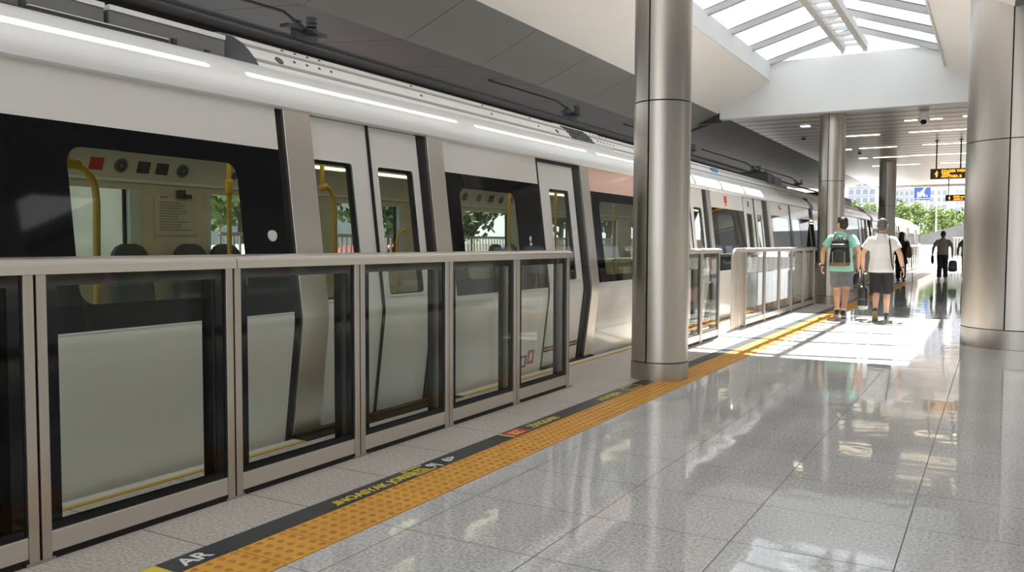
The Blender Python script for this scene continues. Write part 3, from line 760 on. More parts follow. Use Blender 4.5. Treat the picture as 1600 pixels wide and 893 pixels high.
def far_side(car, y0, y1, wins, z0=.93, z1=1.78):
    """far body wall with window openings, seen through the near windows"""
    XF = -6.93; m = MB(); g = MB(); rv = MB()
    ys = [y0]
    for a, b in wins:
        m.box(XF-.08, XF, ys[-1], a, 0, 2.1); ys.append(b)
        m.box(XF-.08, XF, a, b, 0, z0); m.box(XF-.08, XF, a, b, z1, 2.1)
        g.box(XF-.06, XF-.054, a, b, z0, z1)
        rv.box(XF-.075, XF+.004, b-.11, b, z0, z1); rv.box(XF-.075, XF+.004, a, a+.05, z0, z1)
        rv.box(XF-.075, XF-.05, b-.135, b-.11, z0, z1, 1); rv.box(XF-.075, XF-.05, a+.05, a+.065, z0, z1, 1)
    m.box(XF-.08, XF, ys[-1], y1, 0, 2.1)
    w = m.build('far_wall', beige, car)
    g.build('far_pane', gl_train, w); rv.build('window_reveal', [greygreen, rubber], w)
    # cove panel, ceiling, floor
    m = MB(); m.prism([(XF, y0, 1.872), (XF, y0, 2.1), (-6.80, y0, 2.1), (-6.89, y0, 1.872)], (0, y1-y0, 0)); cv = m.build('cove_panel', beige_lt, car)
    m = MB(); m.box(XF, XF+.05, y0, y1, 1.845, 1.872); m.build('cove_trim', alum, cv)
    m = MB(); m.box(-7.0, -4.2, y0, y1, 2.1, 2.16); m.build('interior_ceiling', beige_lt, car)
    m = MB(); m.box(-7.0, -4.12, y0, y1, -.02, .012); m.build('interior_floor', boxgrey, car)
    m = MB()
    yy = y0+.3
    while yy < y1-1.2:
        for xx in (-5.25, -5.95): m.box(xx-.05, xx+.05, yy, yy+1.12, 2.045, 2.065)
        yy += 1.2
    m.build('light_tube', lampt, car)
    m = MB(); m.box(-5.75, -5.45, y0, y1, 2.085, 2.1); m.box(-5.27, -5.23, y0, y1, 2.065, 2.1); m.box(-5.97, -5.93, y0, y1, 2.065, 2.1); m.build('ceiling_duct', boxgrey, car)
    return cv
def seat(car, y, x=-6.62, w=.4):
    m = MB(); rings = []
    for z, hw, th in ((.5, .19, .05), (.8, .195, .05), (1.12, .185, .045), (1.2, .165, .04), (1.255, .125, .03), (1.28, .07, .015)):
        k = w/.4; xo = x-.10-(z-.5)*.12
        rings.append([(xo+th, y-hw*k, z), (xo+th, y+hw*k, z), (xo-th, y+hw*k, z), (xo-th, y-hw*k, z)])
    m.loft(rings); m.box(x-.12, x+.32, y-.19, y+.19, .40, .5)
    return m.build('seat', seatm, car, smooth=60, bevel=.015)
def vent(cv, y, z, kind, r=.062):
    m = MB(); x0 = -6.89+(z-1.872)/(2.1-1.872)*(6.89-6.80)
    nrm = Vector((.228, 0, -.09)).normalized(); c = Vector((x0, y, z))
    if kind == 'round':
        m.cyl(c-nrm*.005, c+nrm*.012, r, n=18, mi=0); m.cyl(c-nrm*.004, c+nrm*.014, r*.72, n=14, mi=1); m.cyl(c, c+nrm*.017, r*.3, n=10, mi=0)
        return m.build('air_vent', [boxgrey, boxdark], cv, smooth=30)
    t = Vector((.09, 0, .228)).normalized()
    a, b = .055, .062
    pts = [c+t*a+Vector((0, -b, 0)), c+t*a+Vector((0, b, 0)), c-t*a+Vector((0, b, 0)), c-t*a+Vector((0, -b, 0))]
    m.prism([tuple(p-nrm*.004) for p in pts], tuple(nrm*.016))
    return m.build('alarm_box' if kind == 'red' else 'speaker_grille', redm if kind == 'red' else boxdark, cv)

# ---- car in front
Y1 = 21.95
car = thing('train_car', 'nearest white train car with black glazed bands and steel door posts', 'train', (XC, 9, 0), 'train cars at the platform')
def white_pieces(segs_low, segs_up):
    for a, b in segs_low:
        m = MB(); side_panel(m, a, b, -.4, ZB-.008, 0, .03); m.build('lower_panel', white, car, smooth=12)
    for a, b, mt in segs_up:
        m = MB(); side_panel(m, a, b, ZT, 2.178, 0, .03); m.build('upper_panel', mt, car, smooth=12)
white_pieces([(-3, 4.0), (5.885, 7.57), (8.82, 11.6), (13.55, 15.62), (17.75, Y1)],
             [(-3, 4.0, white), (5.885, 7.57, white), (8.82, 11.6, warm_lit), (13.55, 15.62, white), (17.75, Y1, white)])
window(car, -3, 4.0, [(-2.2, -.6, .98, 1.78), (2.545, 3.645, .98, 1.78)])
window(car, 5.885, 7.57, [(6.10, 7.08, .98, 1.775)])
window(car, 8.82, 11.6, [(9.06, 10.7, .93, 1.79)])
window(car, 13.55, 15.62, [(13.9, 14.9, .95, 1.79)])
window(car, 17.75, Y1, [(17.95, 19.5, .95, 1.86), (19.9, 20.7, .95, 1.86)])
gap(car, 4.0, 4.06); post(car, 4.06, 4.312)
leaf(car, 4.30, 4.925, 4.325, 4.735); gap(car, 4.925, 4.95, -.008); leaf(car, 4.95, 5.56, 5.022, 5.468); gap(car, 5.56, 5.665); post(car, 5.665, 5.885)
gap(car, 7.57, 7.63); leaf(car, 7.63, 8.455, 7.835, 8.30); gap(car, 8.455, 8.605); post(car, 8.605, 8.815)
m = MB(); side_panel(m, 7.57, 8.605, 2.135, 2.178, -.005, .03); m.build('door_header', rubber, car)
post(car, 11.6, 11.8); leaf(car, 11.8, 12.5, 11.95, 12.35); gap(car, 12.5, 12.52, -.008); leaf(car, 12.52, 13.22, 12.68, 13.1); gap(car, 13.22, 13.38); post(car, 13.38, 13.55)
gap(car, 15.62, 15.7); leaf(car, 15.7, 16.48, 15.9, 16.3); gap(car, 16.48, 16.51, -.008); leaf(car, 16.51, 17.2, 16.68, 17.05); gap(car, 17.2, 17.52); post(car, 17.52, 17.75)
m = MB(); side_panel(m, 19.62, 19.74, .85, 2.17, .006, .02); m.build('window_divider', rubber, car)
m = MB(); m.box(-4.12, -3.98, 4.06, 5.88, -.03, .02); m.box(-4.12, -3.98, 7.6, 8.8, -.03, .02); m.build('door_sill', rubber, car)
m = MB()
side_panel(m, 7.65, 8.44, .17, .185, -.016, .006, 0); side_panel(m, 7.65, 8.44, .185, .205, -.016, .006, 1); side_panel(m, 7.65, 8.44, .205, .22, -.016, .006, 0)
m.build('warning_stripe', [rubber, edgey], car)
cove(car, -3, Y1)
underside(car, -3, Y1)
rcov, rcf = roof_cover(car, 4.13, 21.4)
holes = MB()
for y in (4.55, 4.68, 4.81, 4.94):
    for t in (.27, .50): disc_on(holes, *[(rcf(t)[0]), y, rcf(t)[1]], .011)
for y in (6.1, 7.3, 8.3, 9.9, 10.0, 10.1, 10.2, 10.3, 10.42):
    for t in (.26, .48): disc_on(holes, rcf(t)[0], y, rcf(t)[1], .012)
disc_on(holes, rcf(.22)[0], 4.38, rcf(.22)[1], .035); disc_on(holes, rcf(.25)[0], 8.75, rcf(.25)[1], .03)
holes.build('bolt_hole', boxdark, rcov)
m = MB(); gpl = MB()
a, b = rcf(.06), rcf(.56)
gpl.prism([(a[0]+.008, 8.95, a[1]+.006), (b[0]+.008, 8.95, b[1]+.008), (b[0]-.02, 8.95, b[1]-.02), (a[0]-.02, 8.95, a[1]-.02)], (0, 1.3, 0))
gpl.build('vent_plate', whiteroof, rcov)
for i in range(5):
    for k in range(9):
        t = .12+i*.085; p = rcf(t); q = rcf(t+.05)
        y = 9.06+k*.072+i*.006
        m.prism([(p[0]+.010, y, p[1]+.009), (q[0]+.010, y, q[1]+.010), (q[0], y, q[1]), (p[0], y, p[1])], (0, .045, 0))
m.build('vent_grille', boxdark, rcov)
# curved black end plate of the cover
m = MB(); ring = []
for y, s in ((3.93, .55), (3.98, .82), (4.06, .95), (4.14, 1.0)):
    ring.append([(XC+(p[0]-XC)*(.90+.1*s), y, 2.46+(p[1]-2.46)*s) for p in RC+[(-5.5, 2.44), (-4.36, 2.44)]])
m.loft(ring); m.build('cover_end', boxdark, car, smooth=40)
# equipment cases in the roof well
m = MB(); m.box(-6.6, -4.38, -3, 4.0, 2.38, 2.47); m.build('roof_well', boxdark, car)
for a, b in ((-2.9, -.6), (-.58, 2.06), (2.08, 3.06), (3.09, 3.93)):
    m = MB(); m.box(-5.6, -4.47, a, b, 2.47, 2.635)
    bx = m.build('equipment_case', boxgrey, car, bevel=.006)
    m = MB(); m.box(-5.58, -4.462, a, b, 2.635, 2.665); m.build('case_lid', whiteroof if a > 2 else boxgrey, bx)
    for k in range(3):
        m = MB(); yy = a+(b-a)*(.2+.3*k); m.box(-4.47, -4.45, yy, yy+.03, 2.5+.02*(k % 2), 2.54+.02*(k % 2)); m.build('case_latch', boxdark, bx)
m = MB(); m.box(-4.452, -4.43, 2.6, 3.46, 2.50, 2.535); m.box(-4.452, -4.425, 2.6, 3.46, 2.535, 2.541, 1); m.box(-4.45, -4.43, 2.25, 2.6, 2.49, 2.52, 0)
m.build('cable_channel', [boxdark, alum], car)
m = MB()
for k in range(9): yy = 1.2+.105*k; zz = 2.53+.03*((k*5) % 3); m.box(-4.47, -4.452, yy, yy+.05, zz, zz+.035)
m.build('terminal_block', boxdark, car)
# interior
cv = far_side(car, -3, 21.6, [(-1.6, .4), (1.0, 2.6), (3.0, 5.07), (5.83, 7.1), (7.72, 9.1), (10.5, 12.05), (12.7, 14.3), (15, 16.6), (17.2, 18.7), (19.3, 20.8)])
for y, k in ((4.46, 'red'), (4.70, 'round'), (4.93, 'box'), (5.13, 'box'), (5.36, 'round'), (6.0, 'small'),
             (10.35, 'round'), (10.75, 'round'), (11.1, 'box'), (11.4, 'round'), (11.7, 'red'), (12.0, 'box')):
    vent(cv, y+.12, 1.985, 'round' if k == 'small' else k, .042 if k == 'small' else .066)
for y in (4.86, 5.52, 5.95, 1.3, 1.8, 10.2, 11.3, 11.75, 14.2, 14.7, 15.2, 18.0, 18.6, 19.2): seat(car, y)
m = MB(); m.box(-6.928, -6.915, 5.22, 5.70, 1.36, 1.72); nb = m.build('notice_board', paper, car)
m = MB()
R2 = random.Random(3)
for k in range(11): zz = 1.68-.026*k; m.box(-6.915, -6.912, 5.27, 5.27+.2+.17*R2.random(), zz-.011, zz)
m.box(-6.915, -6.91, 5.28, 5.36, 1.72, 1.735); m.build('notice_lines', inkgrey, nb)
m = MB(); m.box(-6.93, -6.86, 5.47, 5.53, 1.72, 1.8); m.box(-6.9, -6.86, 5.5, 5.6, 1.72, 1.76); m.build('camera_bracket', boxdark, car)
def pole(car, pts, r=.019):
    m = MB(); m.tube(pts, r, 12); return m.build('grab_pole', yellowp, car, smooth=50)
pole(car, [(-4.86, 3.22, .01), (-4.86, 3.25, 1.55), (-4.86, 3.24, 1.64), (-4.86, 3.215, 1.70), (-4.86, 3.17, 1.745), (-4.86, 3.12, 1.765), (-4.86, 3.05, 1.77)], .022)
m = MB(); m.cap((-4.86, 3.05, 1.77), (-4.86, 3.13, 1.768), .032, .030); m.cyl((-4.86, 3.06, 1.77), (-4.86, 3.06, 2.1), .02); m.build('pole_clamp', yellowp, car, smooth=50)
pole(car, [(-5.4, 4.77, .01), (-5.4, 4.77, 2.1)])
m = MB(); m.cap((-5.4, 4.77, 1.70), (-5.4, 4.77, 1.78), .034, .034); m.build('pole_clamp', yellowp, car, smooth=50)
pole(car, [(-5.4, 6.02, .01), (-5.4, 6.03, 1.62), (-5.4, 6.01, 1.72), (-5.4, 5.96, 1.79), (-5.4, 5.89, 1.82)], .022)
m = MB(); m.cap((-5.4, 5.86, 1.80), (-5.4, 5.9, 1.82), .034, .03); m.cyl((-5.4, 5.86, 1.8), (-5.4, 5.86, 2.1), .02); m.build('pole_clamp', yellowp, car, smooth=50)
pole(car, [(-6.0, 7.75, .6), (-6.0, 7.75, 1.32), (-6.0, 7.8, 1.42), (-6.0, 7.9, 1.45)]); pole(car, [(-5.4, 9.3, .01), (-5.4, 9.3, 2.1)]); pole(car, [(-5.5, 12.9, .01), (-5.5, 12.9, 2.1)]); pole(car, [(-5.4, 10.6, .01), (-5.4, 10.6, 2.1)])
m = MB(); m.tube([(-4.5, 2.62, 1.5), (-4.5, 2.72, 1.5), (-4.5, 2.78, 1.53), (-4.5, 2.79, 1.6), (-4.5, 2.79, 1.66), (-4.5, 2.77, 1.71), (-4.5, 2.72, 1.73), (-4.5, 2.6, 1.73)], .018); m.build('grab_loop', rubber, car, smooth=50)
# emblems
m = MB()
def plate(m, y0, y1, z0, z1, off=.004, mi=0): side_panel(m, y0, y1, z0, z1, off, .004, mi)
plate(m, 14.4, 14.56, 2.0, 2.12); plate(m, 14.43, 14.53, 1.955, 1.985); plate(m, 18.6, 18.75, 2.05, 2.13); plate(m, 18.75, 18.86, 2.03, 2.08); m.build('red_emblem', redm, car)
m = MB(); plate(m, 16.05, 16.13, 2.0, 2.1, -.016); m.build('door_lamp', rubber, car)
m = MB()
plate(m, 7.13, 7.25, .07, .09, mi=0); plate(m, 7.13, 7.155, .09, .19, mi=0); plate(m, 7.225, 7.25, .09, .19, mi=0); plate(m, 7.13, 7.25, .17, .19, mi=0)
plate(m, 7.28, 7.40, .09, .115, mi=1); plate(m, 7.28, 7.40, .205, .23, mi=1); plate(m, 7.28, 7.305, .115, .205, mi=1); plate(m, 7.375, 7.40, .115, .205, mi=1); plate(m, 7.13, 7.19, .055, .07, mi=2)
m.build('number_sticker', [glyphb, glyphr, greygreen], car)
m = MB(); c = (prof(1.32)+.004, 7.30, 1.32)
m.ell((c[0], 7.29, 1.34), (.004, .022, .028)); m.ell((c[0], 7.30, 1.285), (.004, .026, .022)); m.build('white_symbol', glyphw, car)
m = MB(); m.cyl((prof(1.34)-.005, 3.87, 1.34), (prof(1.34)+.012, 3.87, 1.34), .035, n=18); m.build('door_button', alum, car, smooth=30)
# end gangway
m = MB(); side_panel(m, Y1, Y1+.12, -.3, 2.2, -.01, .06); m.loft([[(p[0], y, p[1]) for p in COVE+[(-5.5, 2.55), (-5.5, 2.3), (-4.2, 2.17)]] for y in (Y1, Y1+.12)]); m.build('end_frame', rubber, car)
m = MB()
for k in range(8): m.box(-6.8, -4.2-.03*(k % 2), Y1+.12+.05*k, Y1+.16+.05*k, .1, 2.45)
m.build('gangway_bellows', boxdark, car)
m = MB()
m.box(-5.4, -4.55, 19.6, 20.1, 2.7, 2.92); m.box(-5.3, -4.6, 20.4, 21.2, 2.7, 2.9); m.box(-5.0, -4.9, 20.5, 20.6, 2.9, 3.0); m.box(-5.6, -4.8, 20.5, 20.56, 3.0, 3.03)
m.build('roof_equipment', boxdark, car)
m = MB(); m.box(-4.50, -4.44, 14.9, 15.25, 2.58, 2.66); m.build('blue_fitting', pbr('fitting_blue', (.08, .25, .5), .4), car)

def far_car(label, y0, y1, pitch=5.2, nose=False):
    global car
    car = thing('train_car', label, 'train', (XC, (y0+y1)/2, 0), 'train cars at the platform')
    y = y0; k = 0
    while y < y1-2:
        wl = min(3.0, y1-y)
        white_pieces([(y, y+wl)], [(y, y+wl, white)])
        window(car, y, y+wl, [(y+.3, y+wl-.3, .95, 1.79)])
        y += wl
        if y+2.2 > y1: break
        post(car, y, y+.25); leaf(car, y+.25, y+.98, y+.4, y+.8); gap(car, y+.98, y+1.01, -.008); leaf(car, y+1.01, y+1.72, y+1.2, y+1.6); gap(car, y+1.72, y+1.95); post(car, y+1.95, y+2.2)
        y += 2.2
    cove(car, y0, y1)
    roof_cover(car, y0+.6, y1-.5)
    underside(car, y0, y1)
    far_side(car, y0, y1, [(y0+.8+2.4*i, y0+2.5+2.4*i) for i in range(int((y1-y0-1)/2.4))])
    m = MB(); side_panel(m, y1, y1+.1, -.3, 2.2, -.01, .06); m.loft([[(p[0], y, p[1]) for p in COVE+[(-5.5, 2.55), (-5.5, 2.3), (-4.2, 2.17)]] for y in (y1, y1+.1)]); m.build('end_frame', white if nose else rubber, car)
    return car
c2 = far_car('second train car, seen between the far columns and the walking men', 22.5, 33.9)
m = MB(); m.box(-6.4, -4.6, 28.5, 33.0, 2.62, 2.98); m.build('roof_equipment', boxdark, c2, bevel=.15)
m = MB(); m.box(-6.8, -4.25, 33.95, 34.5, .1, 2.4); m.build('gangway_bellows', boxdark, c2)
far_car('farthest train car, its rounded end under the green trees', 34.5, 57.4, nose=True)
# track bed
m = MB(); m.box(-9.0, XE, -6, 120, -1.4, -1.15); m.build('floor_trackbed', ballast, kind='structure')
m = MB()
for x in (-6.25, -4.8): m.box(x-.035, x+.035, -6, 120, -1.15, -1.0)
tag(m.build('running_rail', steel_dk), 'pair of steel rails under the train', 'rail')

# overhead conductor rail
oc = thing('overhead_conductor', 'black overhead conductor bar with insulator brackets above the train roof', 'power line', (XC, 10, 3.1))
m = MB(); m.tube([(XC, -4, 3.13), (XC, 40, 3.13)], .02, 8); m.box(XC-.006, XC+.006, -4, 40, 3.10, 3.13); m.build('conductor_bar', boxdark, oc, smooth=40)
for y in (.2, 5.75, 11.3, 16.8, 22.3, 27.8):
    m = MB()
    m.box(XC-.03, XC+.03, y-.14, y+.14, 3.12, 3.20); m.tube([(XC, y, 3.24), (XC-.25, y, 3.42), (-6.95, y, 3.835)], .016, 8)
    m.box(XC-.05, XC+.05, y-.25, y+.25, 3.2, 3.23)
    for k in range(4): m.cyl((XC-.09, y, 3.2+.035*k), (XC-.09, y, 3.215+.035*k), .05, n=10); m.cyl((XC+.09, y, 3.2+.035*k), (XC+.09, y, 3.215+.035*k), .05, n=10)
    m.box(XC-.14, XC+.14, y-.03, y+.03, 3.18, 3.21)
    m.build('bracket', boxdark, oc)

# ------------------------------------------------------------------ ceiling and skylight
S0, S1 = 12.0, 18.6
YN = -5.0
m = MB(); m.prism([(-5.44, YN, 4.18), (-4.33, YN, 4.82), (-4.33, YN, 4.95), (-5.44, YN, 4.30)], (0, S1-YN, 0)); m.build('ceiling_soffit', plaster, kind='structure')
m = MB(); m.prism([(-.94, YN, 4.78), (.12, YN, 4.18), (.12, YN, 4.32), (-.94, YN, 4.92)], (0, S1-YN, 0)); m.build('ceiling_side', plaster, kind='structure')
m = MB(); m.box(.12, 4.7, YN, S1, 4.18, 4.32); m.build('ceiling_edge', sidedark, kind='structure')
m = MB(); m.box(-4.29, -.98, YN, S0-.1, 5.16, 5.19); m.build('ceiling_glazing', opal, kind='structure')
m = MB()
for y in (-3.2, -.5, 2.2, 4.9, 7.6, 10.3, S0-.05): m.box(-4.295, -.975, y-.16, y+.05, 4.92, 5.155)
m.build('beam_glazing', plaster, kind='structure')
m = MB()
for k in range(14): y = 8.4-1.74*8+1.74*k; m.prism([(-5.44, y+.006, 4.18), (-6.37, y+.006, 3.79), (-6.37, y+.006, 3.87), (-5.44, y+.006, 4.26)], (0, 1.728, 0))
m.build('ceiling_panel', panelg, kind='structure')
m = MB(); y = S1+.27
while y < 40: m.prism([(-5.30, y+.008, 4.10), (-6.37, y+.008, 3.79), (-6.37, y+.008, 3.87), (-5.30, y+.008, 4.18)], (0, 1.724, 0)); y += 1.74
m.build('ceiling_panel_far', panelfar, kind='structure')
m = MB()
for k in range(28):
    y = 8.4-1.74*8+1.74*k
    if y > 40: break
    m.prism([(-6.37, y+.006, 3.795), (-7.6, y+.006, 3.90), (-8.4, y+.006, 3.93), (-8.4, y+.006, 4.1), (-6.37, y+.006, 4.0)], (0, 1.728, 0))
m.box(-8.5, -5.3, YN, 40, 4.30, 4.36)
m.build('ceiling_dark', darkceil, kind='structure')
m = MB(); m.box(-8.6, -8.4, YN, 40, 3.7, 4.4); m.build('beam_outer', darkceil, kind='structure')
# cross beam
m = MB(); m.prism([(-5.40, S1, 4.06), (.6, S1, 4.06), (.6, S1, 4.6), (-.94, S1, 5.20), (-4.45, S1, 5.20), (-4.33, S1, 4.82), (-5.40, S1, 4.22)], (0, .25, 0)); m.box(.6, 4.7, S1, S1+.25, 4.06, 4.6)
m.build('beam_cross', plasterw, kind='structure')
m = MB(); m.box(-8.4, -5.42, S1+.02, S1+.2, 3.98, 4.3); m.build('beam_track', darkceil, kind='structure')
SB0, SB1 = S0, S1; S0, S1 = 12.06, 18.57
sk = thing('skylight', 'glazed gable skylight over the platform with white rafters and a ladder-like ridge beam', 'skylight', (-2.6, 15.3, 5.2))
m = MB(); m.box(-4.329, -4.30, YN, 12.05, 4.80, 5.17); m.box(-.97, -.941, YN, 12.05, 4.76, 5.15); m.build('trim_upstand', plasterw, kind='structure')
m = MB(); m.box(-4.329, -4.30, S0, S1, 4.80, 5.17); m.build('upstand', plasterw, sk)
m = MB(); m.box(-.97, -.941, S0, S1, 4.76, 5.15); m.build('upstand', plasterw, sk)
AP = (-2.58, 5.70); EL = (-4.44, 5.17); ER = (-1.0, 5.14)
m = MB()
for E_ in (EL, ER):
    m.prism([(E_[0], S0, E_[1]+.05), (AP[0], S0, AP[1]+.05), (AP[0], S0, AP[1]+.06), (E_[0], S0, E_[1]+.06)], (0, S1-S0, 0))
m.prism([(EL[0], S1-.02, EL[1]+.03), (ER[0], S1-.02, ER[1]+.03), (AP[0], S1-.02, AP[1]+.05)], (0, .01, 0))
m.build('glass_roof', gl_sky, sk)
y = S1-.02
ys = []
while y > S0-.1: ys.append(y); y -= 1.5
for y in ys:
    for E_ in (EL, ER):
        m = MB(); n = Vector((-(AP[1]-E_[1]), 0, (AP[0]-E_[0]))).normalized()
        if n.z < 0: n = -n
        a, b = Vector((E_[0], y-.04, E_[1])), Vector((AP[0], y-.04, AP[1]))
        m.prism([tuple(a-n*.08), tuple(b-n*.08), tuple(b+n*.02), tuple(a+n*.02)], (0, .08, 0), 0)
        m.prism([tuple(a+n*.02+Vector((0, .02, 0))), tuple(b+n*.02+Vector((0, .02, 0))), tuple(b+n*.045+Vector((0, .02, 0))), tuple(a+n*.045+Vector((0, .02, 0)))], (0, .04, 0), 1)
        m.build('rafter', [rafterm, alud], sk)
for x in (-2.84, -2.42):
    m = MB(); m.box(x-.055, x+.055, S0, S1, 5.27, 5.40); m.build('ridge_chord', rafterm2, sk)
m = MB()
y = S0+.3
while y < S1:
    m = MB(); m.box(-2.79, -2.47, y-.03, y+.03, 5.31, 5.37); m.build('ridge_rung', plasterw, sk); y += .5
for y in ys:
    for x in (-2.84, -2.42):
        m = MB(); m.box(x-.03, x+.03, y-.03, y+.03, 5.4, 5.66); m.build('ridge_post', plasterw, sk)
for xa, xb in ((-2.87, -2.81), (-2.45, -2.36)):
    m = MB(); m.box(xa, xb, S1-.08, S1-.02, 5.21, 5.5); m.build('ridge_post', plasterw, sk)
m = MB(); m.box(EL[0]-.05, EL[0]+.05, S0, S1, EL[1]-.06, EL[1]+.06); m.box(ER[0]-.05, ER[0]+.05, S0, S1, ER[1]-.06, ER[1]+.06); m.build('eave_gutter', alum, sk)
S0, S1 = SB0, SB1
# slatted ceiling
m = MB(); y = S1+.26
while y < 44.2: m.box(-5.32, 4.7, y, y+.20, 4.10, 4.112, 1 if int(y*4.55) % 3 == 1 else 0); y += .22
m.build('ceiling_slats', [slatm, slatd], kind='structure')
m = MB(); m.box(-5.32, 4.7, S1+.25, 44.3, 4.13, 4.2); m.build('ceiling_backing', slatbk, kind='structure')
m = MB(); m.prism([(-5.32, 44.2, 4.0), (4.7, 44.2, 4.0), (4.7, 44.2, 4.4), (-5.32, 44.2, 4.4)], (0, .2, 0)); m.build('beam_end', plaster, kind='structure')
LT = [(-4.09, -3.9, 20.88), (-3.5, -2.64, 23.34), (-3.99, -3.77, 26.6), (-3.53, -2.53, 26.44), (-3.93, -3.70, 29.5), (-3.50, -2.46, 29.48), (-2.40, -.5, 29.33),
      (-1.86, -1.10, 21.02), (-1.95, -.4, 23.25), (-1.85, -.4, 26.3), (-3.89, -3.64, 32.58), (-3.13, -2.36, 32.5), (-1.72, -.6, 32.5), (-.69, .6, 20.91)]
LL = ['small square ceiling light left of the second column, nearest the beam', 'warm strip ceiling light just right of the second column', 'short ceiling light stub touching the second column on its right',
      'warm strip ceiling light above the dark column, second row from the beam', 'short ceiling light stub left of the dark column, third row from the beam', 'strip ceiling light right above the top of the dark column',
      'long strip ceiling light in line with the one above the dark column, farther right', 'strip ceiling light behind the security camera', 'long strip ceiling light just beyond the security camera',
      'strip ceiling light behind the hanging rods of the amber sign', 'faint ceiling light stub left of the dark column, farthest row', 'faint strip ceiling light at the dark column top, farthest row',
      'faint strip ceiling light right of the dark column, farthest row', 'strip ceiling light cut off by the thick column at right']
for (a, b, y), l in zip(LT, LL):
    t = thing('strip_light', l, 'ceiling light', ((a+b)/2, y, 4.1), 'strip lights in the slatted ceiling')
    w = .05 if b-a > .3 else .09
    m = MB(); m.box(a-.03, b+.03, y-w-.02, y+w+.02, 4.092, 4.1); m.build('frame', alum, t)
    m = MB(); m.box(a, b, y-w, y+w, 4.082, 4.092); m.build('diffuser', lampm, t)
t = thing('security_camera', 'small white dome security camera under the slatted ceiling next to the white beam', 'camera', (-1.4, 20.0, 4.1))
m = MB(); m.cyl((-1.4, 20, 4.1), (-1.4, 20, 4.0), .09, n=20); m.build('mount', alum, t, smooth=30)
m = MB(); m.cyl((-1.4, 20, 4.0), (-1.4, 20, 3.94), .12, .12, n=20); m.ell((-1.4, 20, 3.94), (.12, .12, .08)); m.build('housing', alum, t, smooth=40)
m = MB(); m.ell((-1.4, 19.93, 3.90), (.065, .065, .06)); m.build('lens_dome', black, t, smooth=60)
for nm, lx, ly in (('small black ceiling sensor left of the second column', -4.5, 23.3), ('tiny black ceiling sensor between the second and the dark column', -3.7, 27.8)):
    m = MB(); m.cyl((lx, ly, 4.1), (lx, ly, 4.05), .05, n=12); tag(m.build('ceiling_sensor', signblk, smooth=30), nm, 'sensor')
# hanging LED signs
def led_sign(label, x0, x1, y, z0, z1, rods, rows, arrow, ztop=4.1):
    s = thing('hanging_sign', label, 'sign', ((x0+x1)/2, y, z0), 'amber hanging signs')
    m = MB(); m.box(x0, x1, y, y+.12, z0, z1); m.build('case', signblk, s, bevel=.008)
    for x in rods:
        m = MB(); m.cyl((x, y+.06, z1), (x, y+.06, ztop), .018, n=10); m.box(x-.05, x+.05, y+.01, y+.11, ztop-.02, ztop); m.build('rod', signblk, s)
    h = z1-z0
    for txt, fx, fz, fs in rows:
        M4 = Matrix(((1, 0, 0, x0+fx), (0, 0, -1, y-.001), (0, 1, 0, z0+fz*h), (0, 0, 0, 1)))
        text_mesh('lettering', txt, fs, ledm, s, M4, .002, bold=.004)
    m = MB(); ax, az, q = x0+arrow, z0+h*.5, h*.32
    if arrow < .35:
        sh = [(0, 1), (.7, .15), (.28, .15), (.28, -.35), (.75, -.6), (.3, -.55), (.2, -1), (-.2, -1), (-.25, -.3), (-.75, .1), (-.28, .2)]
    m.prism([(ax+p[0]*q*.8, y-.003, az+p[1]*q) for p in sh], (0, .004, 0)); m.build('arrow', ledm, s)
    return s
led_sign('amber lettered black hanging sign on two rods, the nearer and larger of the two', -1.59, .2, 25.5, 3.065, 3.34, (-1.45, -.87, -.2),
         [('STAGER WEXOETTO', .27, .63, .095), ('TEHK', .27, .40, .08), ('AWTNEA B   BAT', .27, .12, .095)], .15)
led_sign('smaller amber lettered black sign hanging farther away below the larger one', -1.94, -.3, 41.0, 3.17, 3.44, (-1.83, -.6),
         [('GEEE sacons', .30, .55, .11), ('ABSER.X  B', .30, .15, .10)], .15)

# ------------------------------------------------------------------ surroundings
m = MB(); m.box(-11.3, -11.0, -8, 8.05, -1.4, 3.4); m.box(-11.02, -10.99, -8, 8.05, 1.16, 1.20); m.box(-11.02, -10.99, 5.9, 5.93, 1.2, 3.4); wl = m.build('wall_left', concrete, kind='structure')
m = MB(); m.cyl((-10.94, 7.8, -.5), (-10.94, 7.8, 3.2), .03, n=10); m.box(-11.0, -10.9, 7.75, 7.85, 1.55, 1.6); m.box(-11.0, -10.9, 7.75, 7.85, .9, .95)
tag(m.build('drain_pipe', boxgrey, smooth=40), 'thin grey pipe on the concrete wall seen through the first train window', 'pipe')
m = MB(); m.box(-9.45, -9.2, -8, 100, -1.4, -.05); m.build('wall_kerb', concrete, kind='structure')
m = MB(); m.box(-600, -9.45, -60, 900, -1.5, -.12); m.build('ground_left', asphalt, kind='structure')
m = MB(); m.box(-9.45, 600, 96, 900, -1.5, -.2); m.build('ground_far', paving, kind='structure')
m = MB(); m.box(2.9, 600, -60, 96, -1.5, -.15); m.build('ground_right', asphdark, kind='structure')
m = MB(); m.box(2.5, 2.9, -4, 96, -.3, -.02); m.build('pavement', pavdark, kind='structure')
